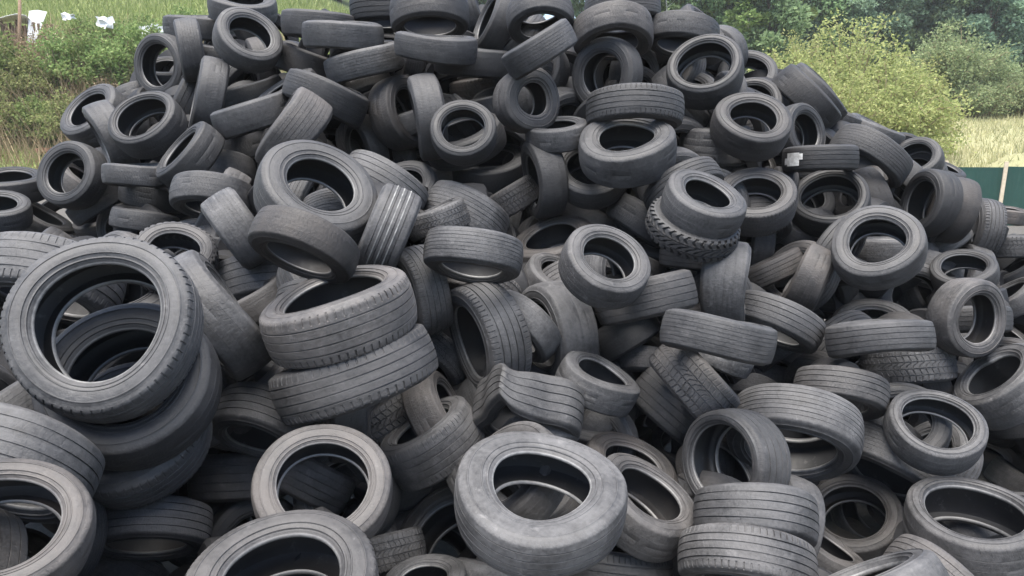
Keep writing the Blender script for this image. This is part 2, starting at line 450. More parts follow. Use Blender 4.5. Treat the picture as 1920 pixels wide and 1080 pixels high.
('b36', (1.583, 7.144, 2.253), (0.745, -0.201, 0.636), 0.734, 0.34, 0.62, 's', 0.37, 0.0, '', 'edge-on tyre sliding down beside the half-hidden ring'),
('b37', (0.957, 5.984, 2.144), (-0.034, -0.207, -0.978), 0.76, 0.32, 0.62, 'b', 0.3, 0.0, '', 'ribbed tyre resting on top of the face-up tyre under the double ring'),
('b38', (0.86, 5.679, 1.851), (-0.128, -0.452, 0.883), 0.733, 0.357, 0.58, 's', 0.38, 0.0, '', 'smooth face-up tyre with level oval hole carrying a ribbed tyre'),
('b39', (0.359, 6.051, 1.961), (-0.111, -0.226, 0.968), 0.514, 0.36, 0.62, 's', 0.5, 0.0, '', 'small rounded tyre leaning on the smooth face-up tyre'),
('b41', (0.259, 6.086, 1.611), (-0.963, -0.216, -0.159), 0.637, 0.36, 0.62, 's', 0.23, 0.0, '', 'tyre back pressed against the half-covered ring mid-slope'),
('b42', (0.637, 6.039, 1.656), (-0.141, -0.667, 0.732), 0.618, 0.357, 0.62, 's', 0.21, 0.0, '', 'ring half covered by the smooth face-up tyre'),
('b43', (-0.021, 6.304, 1.415), (-0.499, 0.056, 0.865), 0.529, 0.42, 0.62, 'c', 0.33, 0.18, '', 'short block of worn tread poking out mid-slope'),
('b44', (-0.035, 6.678, 1.171), (-0.966, 0.014, 0.259), 0.536, 0.4, 0.62, 's', 0.28, 0.0, '', 'small upright tread below the short worn block'),
('b45', (0.219, 7.083, 1.151), (0.169, 0.086, 0.982), 0.583, 0.4, 0.62, 's', 0.17, 0.0, '', 'shadowed flat tread beside the small upright tread'),
('b46', (0.676, 6.437, 1.231), (0.411, 0.053, 0.91), 0.648, 0.36, 0.62, 's', 0.44, 0.22, '', 'smooth tread bar sloping down behind the dusty tilted ring'),
('b47', (1.044, 6.021, 1.292), (0.475, -0.006, 0.88), 0.561, 0.42, 0.62, 's', 0.2, 0.0, '', 'dark square-shouldered tread block behind the dusty tilted ring'),
('b48', (1.476, 5.689, 1.052), (0.083, 0.108, 0.991), 0.67, 0.34, 0.62, 'r', 0.27, 0.0, '', 'ribbed flat tyre directly beneath the knobbly one'),
('c1', (1.667, 6.699, 2.485), (-0.281, -0.78, 0.56), 0.649, 0.42, 0.74, 's', 0.3, 0.0, '', 'wide-holed deep tyre facing up on the fence-side crest'),
('c2', (1.56, 7.165, 2.839), (-0.14, -0.237, -0.962), 0.666, 0.34, 0.66, 's', 0.31, 0.0, '', 'arched tyre on the skyline with black hollow under it'),
('c3', (1.874, 7.735, 2.919), (0.637, -0.481, 0.603), 0.638, 0.3, 0.66, 's', 0.2, 0.16, '', 'tyre leaning behind the skyline arch, narrow slit hole'),
('c4', (2.41, 7.933, 2.523), (-0.147, -0.75, 0.645), 0.612, 0.336, 0.66, 's', 0.26, 0.0, '', 'dark ring on the skyline with yellow bushes seen through its hole'),
('c5', (2.298, 7.424, 2.183), (-0.38, -0.701, 0.603), 0.646, 0.336, 0.7, 's', 0.19, 0.0, '', 'ring with shiny pale rim just below the skyline ring'),
('c6', (1.958, 6.276, 2.03), (0.01, -0.69, 0.724), 0.632, 0.378, 0.6, 's', 0.21, 0.08, '', 'tilted ring with pale rim lip in front of the shiny-rimmed one'),
('c7', (2.611, 6.949, 1.962), (0.499, -0.825, 0.267), 0.535, 0.399, 0.6, 's', 0.17, 0.0, '', 'tyre turned towards the fence with a narrow upright hole'),
('c8', (2.862, 7.459, 2.297), (0.65, -0.302, 0.697), 0.742, 0.36, 0.62, 's', 0.12, 0.02, '', 'rounded bald tyre back on the fence-side skyline'),
('c9', (3.074, 7.749, 2.357), (0.639, -0.322, 0.698), 0.691, 0.3, 0.62, 's', 0.28, 0.02, '', 'tyre edge behind the rounded bald back on the fence-side skyline'),
('c10', (3.48, 8.219, 2.13), (0.371, -0.215, 0.903), 0.503, 0.34, 0.62, 's', 0.32, 0.0, '', 'small tyre tip on the skyline beside the yellow bushes'),
('c11', (1.77, 6.642, 1.86), (0.034, -0.002, 0.999), 0.606, 0.52, 0.62, 's', 0.31, 0.0, '', 'wide flat-faced smooth tread under the pale-lipped tilted ring'),
('c12', (2.271, 7.104, 1.696), (0.6, -0.578, 0.553), 0.512, 0.357, 0.62, 's', 0.17, 0.24, '', 'small tyre with rusty rim line tucked behind the stickered tyre'),
('c13', (2.632, 6.472, 1.752), (0.011, -0.091, -0.996), 0.611, 0.34, 0.62, 'r', 0.19, 0.0, '', 'ribbed tyre with a white paper sticker on its tread'),
('c14', (2.725, 6.413, 1.374), (-0.351, -0.642, 0.681), 0.635, 0.42, 0.72, 's', 0.1, 0.0, '', 'deep open tyre with wide dark hole below the stickered one'),
('c15', (1.965, 6.044, 1.43), (-0.172, -0.581, 0.795), 0.636, 0.378, 0.6, 'b', 0.32, 0.11, '', 'round face-up tyre with notched shoulder beside the knobbly one'),
('c16', (1.287, 5.029, 1.506), (0.176, -0.462, 0.869), 0.561, 0.378, 0.56, 's', 0.42, 0.0, '', 'smooth tilted tyre sitting on the knobbly tread'),
('c17', (1.235, 5.087, 1.347), (0.161, -0.423, 0.891), 0.641, 0.27, 0.62, 'k', 0.26, 0.0, '', 'knobbly off-road tyre pressed under the smooth tilted one'),
('c18', (1.283, 5.644, 1.572), (0.43, -0.446, -0.785), 0.609, 0.3, 0.62, 'r', 0.19, 0.0, '', 'deeply grooved tyre arching over beside the smooth tilted one'),
('c19', (2.629, 5.311, 1.165), (-0.413, -0.616, 0.671), 0.628, 0.378, 0.6, 's', 0.44, 0.0, '', 'large clean ring facing out with a pointed tread visible inside'),
('c20', (3.268, 6.836, 1.363), (-0.925, 0.05, -0.376), 0.614, 0.34, 0.62, 's', 0.12, 0.13, '', 'bald tyre back under the big ribbed arch by the fence'),
('c21', (3.236, 6.859, 1.754), (-0.539, -0.144, -0.83), 0.726, 0.36, 0.66, 'z', 0.25, 0.0, '', 'big finely ribbed arch over a dark hollow on the fence side'),
('c22', (3.828, 7.316, 1.483), (-0.715, 0.042, -0.698), 0.729, 0.34, 0.62, 's', 0.19, 0.0, '', 'smooth tyre side leaning behind the big ribbed arch'),
('c23', (3.989, 8.403, 1.97), (0.362, -0.213, 0.907), 0.635, 0.3, 0.62, 's', 0.44, 0.0, '', 'tyre edge rising behind the big ribbed arch'),
('c24', (4.25, 7.987, 1.671), (-0.592, -0.471, 0.654), 0.544, 0.336, 0.66, 's', 0.3, 0.0, '', 'small hoop on the fence-side skyline with pale scrap seen through it'),
('c25', (5.27, 9.244, 1.466), (0.267, -0.336, 0.903), 0.52, 0.4, 0.62, 'c', 0.16, 0.0, '', 'small tyre end on the skyline near the first fence post'),
('c26', (3.721, 6.668, 1.354), (-0.97, -0.104, 0.221), 0.589, 0.378, 0.62, 's', 0.12, 0.0, '', 'tyre with crescent hole, first of two nested on the fence side'),
('c27', (3.978, 6.74, 1.286), (-0.968, 0.114, 0.225), 0.598, 0.34, 0.62, 's', 0.14, 0.23, '', 'outer tyre of the nested pair on the fence side'),
('c28', (4.427, 7.069, 1.058), (-0.981, 0.064, 0.186), 0.628, 0.357, 0.62, 'b', 0.34, 0.0, '', 'tyre with notched tread edge standing before the green fence'),
('c29', (10.75, 16.173, 0.171), (0.05, -0.099, 0.994), 0.717, 0.42, 0.72, 's', 0.33, 0.61, '', 'brownish tyre lying alone in front of the green fence'),
('c30', (4.93, 7.324, 0.869), (-0.05, 0.134, 0.99), 0.559, 0.38, 0.62, 'c', 0.35, 0.0, '', 'dark lumpy tyre at the right picture edge below the lone brownish one'),
('c31', (3.834, 6.218, 0.807), (-0.374, -0.312, 0.874), 0.514, 0.357, 0.66, 's', 0.21, 0.0, '', 'open ring with tread glimpsed inside, below the notched fence-side tyre'),
('c32', (3.817, 6.697, 0.743), (-0.438, -0.385, -0.812), 0.541, 0.3, 0.62, 's', 0.48, 0.0, '', 'small arch squeezed between the large clean ring and the open ring'),
('c33', (3.314, 5.275, 0.658), (0.277, -0.953, 0.124), 0.568, 0.399, 0.62, 'z', 0.47, 0.22, '', 'upright tyre with tall oval hole near the right picture edge'),
('c34', (3.939, 7.037, 0.392), (0.656, -0.594, 0.466), 0.599, 0.36, 0.62, 's', 0.45, 0.0, '', 'tyre shoulder tucked behind the upright tall-holed tyre'),
('c35', (3.083, 6.159, 0.281), (-0.24, -0.476, 0.846), 0.702, 0.357, 0.62, 's', 0.46, 0.0, '', 'half-hidden ring rising behind a level ribbed tyre'),
('c36', (2.462, 4.832, 0.634), (-0.076, 0.287, 0.955), 0.673, 0.32, 0.62, 'r', 0.4, 0.0, '', 'level ribbed tyre lying across the half-hidden ring'),
('c37', (3.044, 5.499, 0.225), (-0.075, 0.323, 0.944), 0.661, 0.4, 0.62, 'c', 0.58, 0.0, '', 'tyre with crisp blocky winter tread under the level ribbed one'),
('c38', (2.206, 4.761, 0.27), (-0.285, -0.498, -0.819), 0.613, 0.34, 0.62, 'r', 0.4, 0.15, '', 'ribbed arch beside the blocky winter tread'),
('c39', (2.656, 4.418, 0.147), (-0.112, -0.498, 0.86), 0.568, 0.357, 0.7, 's', 0.54, 0.0, '', 'wide-holed ring with bluish rim under the blocky winter tread'),
('c40', (3.522, 5.081, 0.202), (-0.686, 0.153, 0.711), 0.667, 0.42, 0.64, 's', 0.49, 0.0, 'kidney', 'dented tyre with kidney-shaped hole at the right picture edge'),
('c41', (4.685, 6.839, 0.433), (-0.552, 0.209, 0.807), 0.551, 0.36, 0.62, 's', 0.45, 0.0, '', 'tyre partly behind the upright tall-holed tyre at the right picture edge'),
('c42', (5.101, 7.398, 0.564), (-0.546, 0.231, 0.805), 0.564, 0.36, 0.62, 's', 0.13, 0.03, '', 'dark purple-grey tyre back at the right edge above the upright tall-holed one'),
('c44', (4.208, 5.839, -0.421), (-0.082, 0.388, 0.918), 0.52, 0.34, 0.62, 's', 0.17, 0.0, '', 'dark tyre at the right edge under the kidney-holed dented one'),
('c45', (4.449, 6.522, 0.119), (0.242, -0.308, 0.92), 0.519, 0.34, 0.62, 's', 0.18, 0.08, '', 'tyre sliver between the upright tall-holed tyre and the dented one'),
('c46', (2.592, 6.656, 1.117), (0.267, -0.411, 0.871), 0.551, 0.357, 0.62, 's', 0.36, 0.0, '', 'tyre shadowed below the deep open one and beside the large clean ring'),
('d1', (-2.119, 4.631, 1.207), (0.25, -0.548, 0.798), 0.519, 0.357, 0.6, 'k', 0.41, 0.12, '', 'knobbly tyre arching up behind the big foreground ring'),
('d2', (-1.693, 4.604, 1.397), (0.788, 0.344, 0.511), 0.496, 0.46, 0.62, 'z', 0.6, 0.0, '', 'worn broad tread end tilted beside the foreground knobbly arch'),
('d3', (-1.656, 5.003, 0.915), (0.21, -0.47, -0.858), 0.859, 0.34, 0.62, 'r', 0.53, 0.0, '', 'large ribbed arch over shadow behind the big foreground ring'),
('d5', (-1.57, 4.471, 0.934), (-0.543, -0.009, 0.839), 0.463, 0.4, 0.62, 'z', 0.33, 0.14, '', 'short worn tread in the hollow of the large ribbed arch'),
('d6', (-1.135, 4.309, 1.0), (0.078, -0.486, -0.871), 0.494, 0.34, 0.62, 'r', 0.46, 0.0, '', 'ribbed arch just behind the broad slanted tyre'),
('d7', (-0.868, 3.642, 1.099), (-0.215, -0.115, 0.97), 0.794, 0.326, 0.66, 'b', 0.58, 0.3, '', 'broad slanted tyre with slit-like hole and notched shoulder mid-picture'),
('d8', (-1.167, 4.476, 1.615), (0.45, -0.544, 0.708), 0.725, 0.336, 0.58, 's', 0.35, 0.0, '', 'big tilted ring mid-slope with ribbed treads visible through its hole'),
('d9', (-0.965, 5.641, 1.571), (-0.443, -0.428, -0.788), 0.676, 0.36, 0.62, 'r', 0.53, 0.0, '', 'brightest ribbed arch, leaning behind the big tilted ring'),
('d10', (-0.752, 4.486, 1.4), (-0.909, -0.105, 0.403), 0.559, 0.44, 0.62, 'r', 0.51, 0.0, '', 'pale tyre standing on edge with three bright grooves like stripes'),
('d11', (-1.061, 3.784, 1.413), (-0.308, -0.525, -0.793), 0.579, 0.3, 0.62, 's', 0.12, 0.21, '', 'dark rough-faced tyre with a smooth lip, below the big tilted ring'),
('d13', (-0.536, 5.354, 1.356), (-0.329, 0.047, 0.943), 0.469, 0.42, 0.62, 'c', 0.47, 0.0, '', 'small blocky tread beside the bright-striped tyre'),
('d14', (-0.368, 5.877, 1.32), (-0.442, -0.38, -0.812), 0.689, 0.44, 0.62, 'z', 0.56, 0.0, '', 'pale ribbed hump above the smooth arch mid-slope'),
('d15', (-0.23, 4.382, 1.266), (-0.123, -0.415, -0.901), 0.601, 0.34, 0.62, 'z', 0.49, 0.0, '', 'smooth bluish arch mid-slope under the pale ribbed hump'),
('d16', (-0.589, 4.722, 0.98), (-0.862, -0.448, -0.238), 0.578, 0.4, 0.62, 'b', 0.56, 0.0, '', 'upright tyre with single deep groove behind the broad slanted tyre'),
('d17', (-0.248, 5.098, 0.91), (-0.313, -0.483, -0.818), 0.627, 0.34, 0.62, 'c', 0.47, 0.18, '', 'rough tread edge between the smooth arch and the grooved upright tyre'),
('d18', (-0.161, 4.551, 0.721), (-0.861, -0.465, -0.203), 0.714, 0.38, 0.66, 'b', 0.44, 0.0, '', 'tall ribbed tyre standing over a black hollow'),
('d19', (0.071, 4.636, 0.76), (-0.638, -0.487, -0.596), 0.522, 0.36, 0.62, 's', 0.6, 0.0, '', 'pale smooth tyre nested inside a larger upright hoop'),
('d20', (0.294, 4.88, 0.653), (-0.882, -0.471, -0.027), 0.709, 0.399, 0.64, 's', 0.46, 0.0, '', 'upright hoop with rounded back beside the tall ribbed tyre'),
('d21', (0.321, 5.374, 0.909), (0.407, -0.356, 0.841), 0.495, 0.357, 0.6, 's', 0.4, 0.06, '', 'dusty tyre half covered by the dusty tilted ring'),
('d22', (0.559, 4.461, 1.186), (0.269, -0.607, 0.748), 0.549, 0.378, 0.6, 's', 0.43, 0.06, '', 'dusty tilted ring with clean oval hole mid-slope'),
('d23', (0.336, 5.908, 1.073), (-0.261, -0.257, 0.931), 0.699, 0.34, 0.62, 's', 0.24, 0.3, '', 'dusty brown-grey tyre arc behind the dusty tilted ring'),
('d24', (0.881, 4.825, 0.908), (-0.222, 0.239, 0.945), 0.665, 0.38, 0.62, 'r', 0.31, 0.08, '', 'wedge-like ribbed tread lying under the dusty tilted ring'),
('d25', (0.816, 5.286, 0.532), (-0.562, 0.283, 0.777), 0.539, 0.46, 0.62, 's', 0.26, 0.0, '', 'smooth square tread block beside the slit-holed tyre'),
('d26', (0.526, 4.409, 0.455), (0.423, -0.064, 0.904), 0.523, 0.378, 0.62, 's', 0.53, 0.0, '', 'smooth tyre with narrow slit hole beside the upright hoop'),
('d27', (0.086, 4.135, 0.399), (-0.136, -0.673, -0.727), 0.667, 0.44, 0.62, 'r', 0.39, 0.0, 'fold', 'tyre folded double with a sharp crease down its ribbed tread'),
('d28', (0.152, 4.108, 0.24), (0.319, -0.588, -0.743), 0.459, 0.44, 0.62, 's', 0.54, 0.0, '', 'pale crumpled tread poking out under the folded tyre'),
('d29', (0.493, 4.672, 0.079), (0.153, -0.306, 0.94), 0.549, 0.357, 0.6, 's', 0.45, 0.0, '', 'half-hidden ring below the slit-holed tyre'),
('d30', (0.694, 4.188, -0.048), (0.334, -0.297, 0.894), 0.591, 0.357, 0.6, 's', 0.27, 0.3, '', 'brownish arched ring behind the fat front ring'),
('d31', (1.479, 5.095, 0.955), (-0.962, 0.273, -0.022), 0.584, 0.5, 0.62, 's', 0.54, 0.0, '', 'pale tyre standing upright like a post mid-slope'),
('d32', (1.923, 5.267, 0.628), (-0.454, -0.324, -0.83), 0.65, 0.34, 0.62, 'r', 0.4, 0.0, '', 'dark grooved tyre curving down beside the post-like upright tyre'),
('d33', (2.29, 5.625, 0.889), (-0.85, 0.395, 0.348), 0.523, 0.44, 0.62, 's', 0.33, 0.27, '', 'slanted worn tread leaning below the large clean ring'),
('d34', (2.155, 6.085, 0.858), (-0.42, 0.264, 0.869), 0.571, 0.34, 0.62, 'r', 0.26, 0.28, '', 'ribbed lozenge between the post-like tyre and the slanted worn tread'),
('d35', (1.166, 4.082, 0.851), (0.184, 0.218, 0.959), 0.622, 0.34, 0.62, 'z', 0.37, 0.0, '', 'long level worn tread under the post-like upright tyre'),
('d36', (1.39, 4.945, 0.502), (0.421, 0.129, 0.898), 0.564, 0.34, 0.62, 's', 0.62, 0.0, '', 'smooth tread right below the long level worn one'),
('d37', (1.138, 4.458, 0.458), (0.736, 0.022, 0.677), 0.598, 0.46, 0.62, 'c', 0.48, 0.21, '', 'tyre with zigzag tread blocks tilted beside the ribbed block, below the long level tread'),
('d38', (0.994, 5.244, 0.284), (-0.203, -0.573, -0.794), 0.522, 0.34, 0.62, 'z', 0.55, 0.0, '', 'small arch behind the tilted zigzag tyre'),
('d39', (1.087, 4.891, 0.124), (0.649, 0.121, 0.751), 0.564, 0.5, 0.62, 'r', 0.42, 0.0, '', 'deeply grooved tread corner under the tilted zigzag tyre'),
('d40', (1.276, 5.16, -0.3), (-0.178, -0.293, 0.94), 0.52, 0.357, 0.66, 's', 0.47, 0.15, '', 'double-rimmed ring peeping out behind the deep arched front tyre'),
('d41', (2.134, 5.739, 0.319), (-0.598, 0.389, 0.701), 0.585, 0.36, 0.62, 'c', 0.37, 0.0, '', 'dark tyre below the grooved curving one mid-slope'),
('d42', (2.043, 5.803, -0.02), (-0.112, -0.522, -0.846), 0.544, 0.34, 0.62, 's', 0.38, 0.0, '', 'small hump just above the great ribbed arch'),
('d43', (1.751, 5.363, 0.068), (-0.142, -0.528, -0.837), 0.504, 0.34, 0.62, 'z', 0.16, 0.08, '', 'tread tip between the tilted zigzag tyre and the great ribbed arch'),
('d44', (1.324, 5.53, 0.75), (-0.221, -0.519, 0.826), 0.534, 0.357, 0.66, 's', 0.51, 0.23, '', 'ring arching behind the post-like tyre, its lower half covered'),
('d45', (2.195, 6.627, 0.99), (-0.987, 0.085, 0.139), 0.582, 0.34, 0.62, 's', 0.38, 0.0, '', 'tyre curving out beside the knobbly one, above the ribbed lozenge'),
('e1', (-1.68, 3.006, 1.193), (0.146, -0.83, 0.539), 0.752, 0.357, 0.68, 'b', 0.49, 0.0, '', 'biggest foreground ring with very wide hole and notched shoulder'),
('e2', (-1.68, 3.139, 0.895), (0.107, -0.725, 0.681), 0.738, 0.357, 0.62, 's', 0.22, 0.0, '', 'tyre stacked just beneath the biggest foreground ring'),
('e3', (-1.748, 3.241, 0.624), (0.063, -0.672, 0.738), 0.67, 0.336, 0.62, 'b', 0.39, 0.0, '', 'bottom tyre of the stack under the biggest foreground ring'),
('e4', (-2.539, 4.601, 0.972), (0.167, -0.422, 0.891), 0.935, 0.34, 0.62, 'b', 0.2, 0.0, '', 'tread arc showing just behind the biggest foreground ring'),
('e5', (-2.466, 3.927, 1.2), (-0.106, -0.576, -0.811), 0.707, 0.4, 0.62, 'b', 0.56, 0.0, '', 'big ribbed hump at the left edge behind the biggest foreground ring'),
('e6', (-1.552, 3.797, 1.049), (0.761, 0.414, 0.499), 0.73, 0.34, 0.62, 's', 0.56, 0.0, '', 'smooth tyre on edge leaning against the biggest foreground ring'),
('e7', (-1.917, 2.667, 0.734), (-0.116, -0.761, -0.638), 0.623, 0.4, 0.62, 'r', 0.52, 0.0, '', 'big grooved tread bulging in from the left edge'),
('e8', (-1.659, 2.198, 0.716), (0.306, -0.449, 0.84), 0.532, 0.357, 0.66, 's', 0.38, 0.36, '', 'brown-rimmed ring cut by the lower left corner'),
('e9', (-1.748, 3.273, 0.119), (0.101, -0.682, -0.724), 0.564, 0.34, 0.62, 'r', 0.39, 0.0, '', 'ribbed arch under the stack of the biggest foreground ring'),
('e10', (-2.087, 3.536, -0.263), (0.322, 0.622, 0.714), 0.533, 0.36, 0.62, 'r', 0.57, 0.0, '', 'tread slipping out of the bottom edge beside the brown-rimmed ring'),
('e11', (-1.352, 3.85, 0.408), (-0.195, -0.754, -0.627), 0.578, 0.38, 0.62, 'r', 0.42, 0.0, '', 'smooth-sided arch over a black hollow beside the thin brown hoop'),
('e12', (-1.624, 4.139, -0.028), (-0.034, 0.394, 0.918), 0.586, 0.46, 0.62, 'r', 0.41, 0.15, '', 'dark deeply ribbed tread behind the thin brown hoop'),
('e13', (-0.827, 3.021, 0.458), (0.153, -0.611, 0.777), 0.599, 0.26, 0.68, 's', 0.49, 0.36, '', 'thin brownish hoop standing upright with treads seen through it'),
('e14', (-1.24, 4.156, -0.048), (0.436, 0.469, 0.768), 0.586, 0.4, 0.62, 'r', 0.55, 0.24, '', 'ribbed tyre seen through the thin brownish hoop'),
('e15', (-0.826, 2.413, 0.344), (0.072, -0.246, 0.967), 0.681, 0.378, 0.6, 'b', 0.37, 0.11, '', 'large ring cut by the bottom edge below the thin brownish hoop'),
('e16', (-0.794, 3.648, 0.765), (-0.351, 0.202, 0.914), 0.84, 0.33, 0.62, 'b', 0.37, 0.06, '', 'dark chunky-tread tyre with dusty pale shoulder mid-foreground'),
('e17', (-0.536, 4.988, 0.445), (-0.563, -0.588, -0.58), 0.532, 0.36, 0.62, 'c', 0.5, 0.06, '', 'short tyre end behind the dark chunky-tread tyre'),
('e18', (-0.846, 4.555, 0.146), (-0.484, 0.218, 0.848), 0.653, 0.34, 0.62, 'c', 0.58, 0.0, '', 'grooved tread squeezed under the dark chunky-tread tyre'),
('e19', (-0.475, 4.15, 0.183), (-0.487, -0.014, 0.873), 0.614, 0.46, 0.6, 'b', 0.64, 0.0, '', 'wide tyre with slanted half-moon hole and lettered-looking shoulder'),
('e20', (-0.44, 4.299, 0.272), (0.871, 0.035, 0.49), 0.594, 0.357, 0.66, 's', 0.37, 0.3, '', 'brown-sided narrow tyre with slit hole beside the folded one'),
('e21', (0.121, 3.024, 0.408), (0.065, -0.218, 0.974), 0.766, 0.284, 0.58, 'r', 0.6, 0.0, '', 'fat face-up ring with torn rim nick in the middle of the front'),
('e22', (-0.318, 3.988, -0.408), (-0.283, -0.397, 0.873), 0.756, 0.357, 0.64, 's', 0.37, 0.02, '', 'dark ring tucked under the fat front ring'),
('e24', (0.687, 3.65, 0.04), (0.471, -0.196, 0.86), 0.599, 0.378, 0.62, 's', 0.39, 0.15, '', 'tilted ring with long oval hole leaning on the fat front ring'),
('e25', (1.271, 3.97, 0.147), (-0.825, -0.521, 0.219), 0.599, 0.46, 0.7, 'r', 0.37, 0.0, '', 'deep arched tyre showing a dark interior and ribbed flank'),
('e27', (1.79, 4.467, 0.103), (-0.316, -0.72, -0.618), 0.816, 0.36, 0.66, 'z', 0.53, 0.0, '', 'great ribbed arch with a broken tyre in its hollow'),
('e29', (1.223, 3.446, 0.086), (-0.176, -0.611, -0.772), 0.608, 0.36, 0.62, 'r', 0.46, 0.0, '', 'upper of two ribbed tyres stacked flat in the front'),
('e30', (1.142, 3.283, -0.072), (-0.189, -0.668, -0.72), 0.653, 0.34, 0.62, 'b', 0.54, 0.06, '', 'lower of two ribbed tyres stacked flat in the front'),
('e31', (0.579, 3.633, -0.365), (0.045, 0.506, 0.861), 0.575, 0.4, 0.62, 'b', 0.18, 0.0, '', 'flat notched tread at the bottom edge below the fat front ring'),
('e32', (2.32, 4.629, -0.592), (-0.407, -0.389, 0.826), 0.632, 0.378, 0.68, 's', 0.44, 0.24, '', 'round brownish-rimmed tyre with deep black hole near the bottom'),
('e33', (2.661, 3.928, -0.26), (-0.125, -0.112, 0.986), 0.714, 0.42, 0.7, 's', 0.48, 0.06, '', 'broad face-up tyre with wide level hole in the lower right corner'),
('e34', (2.572, 4.691, -0.228), (-0.592, -0.452, -0.667), 0.71, 0.34, 0.62, 'z', 0.54, 0.0, '', 'arch with frayed sidewall edge between the black-holed tyre and bluish ring'),
('e35', (4.325, 6.342, -0.989), (-0.009, -0.295, 0.956), 0.557, 0.399, 0.5, 'c', 0.21, 0.15, '', 'small tyre with little oval hole above the broad face-up one'),
('e36', (4.286, 5.846, -0.929), (0.494, 0.02, 0.869), 0.486, 0.4, 0.62, 's', 0.61, 0.13, '', 'pale tread corner at the right edge above the broad face-up tyre'),
('e37', (1.618, 2.935, -0.063), (-0.357, 0.513, 0.781), 0.655, 0.46, 0.62, 's', 0.54, 0.0, '', 'collapsed tyre with a long slit hole on the bottom edge'),
('e38', (2.286, 3.598, -0.394), (-0.714, -0.297, -0.634), 0.568, 0.36, 0.62, 'r', 0.48, 0.29, '', 'ribbed tread dropping out of the bottom edge behind the collapsed tyre'),
('e39', (1.971, 4.233, -0.614), (0.455, 0.017, 0.89), 0.468, 0.34, 0.62, 's', 0.5, 0.19, '', 'tyre shoulder between the lower stacked ribbed tyre and the collapsed one'),
('e40', (-0.73, 3.92, -0.401), (-0.218, 0.453, 0.865), 0.461, 0.44, 0.62, 'c', 0.61, 0.02, '', 'small blocky tread beside the large bottom ring'),
('e41', (-0.437, 3.39, -0.301), (-0.184, -0.066, 0.981), 0.455, 0.378, 0.58, 's', 0.57, 0.0, '', 'pale tyre shoulder at the bottom edge between the two front rings'),
('e42', (-0.085, 3.558, -0.35), (0.168, 0.506, 0.846), 0.484, 0.36, 0.62, 's', 0.62, 0.0, '', 'smooth tread along the bottom edge under the dark tucked ring'),
]
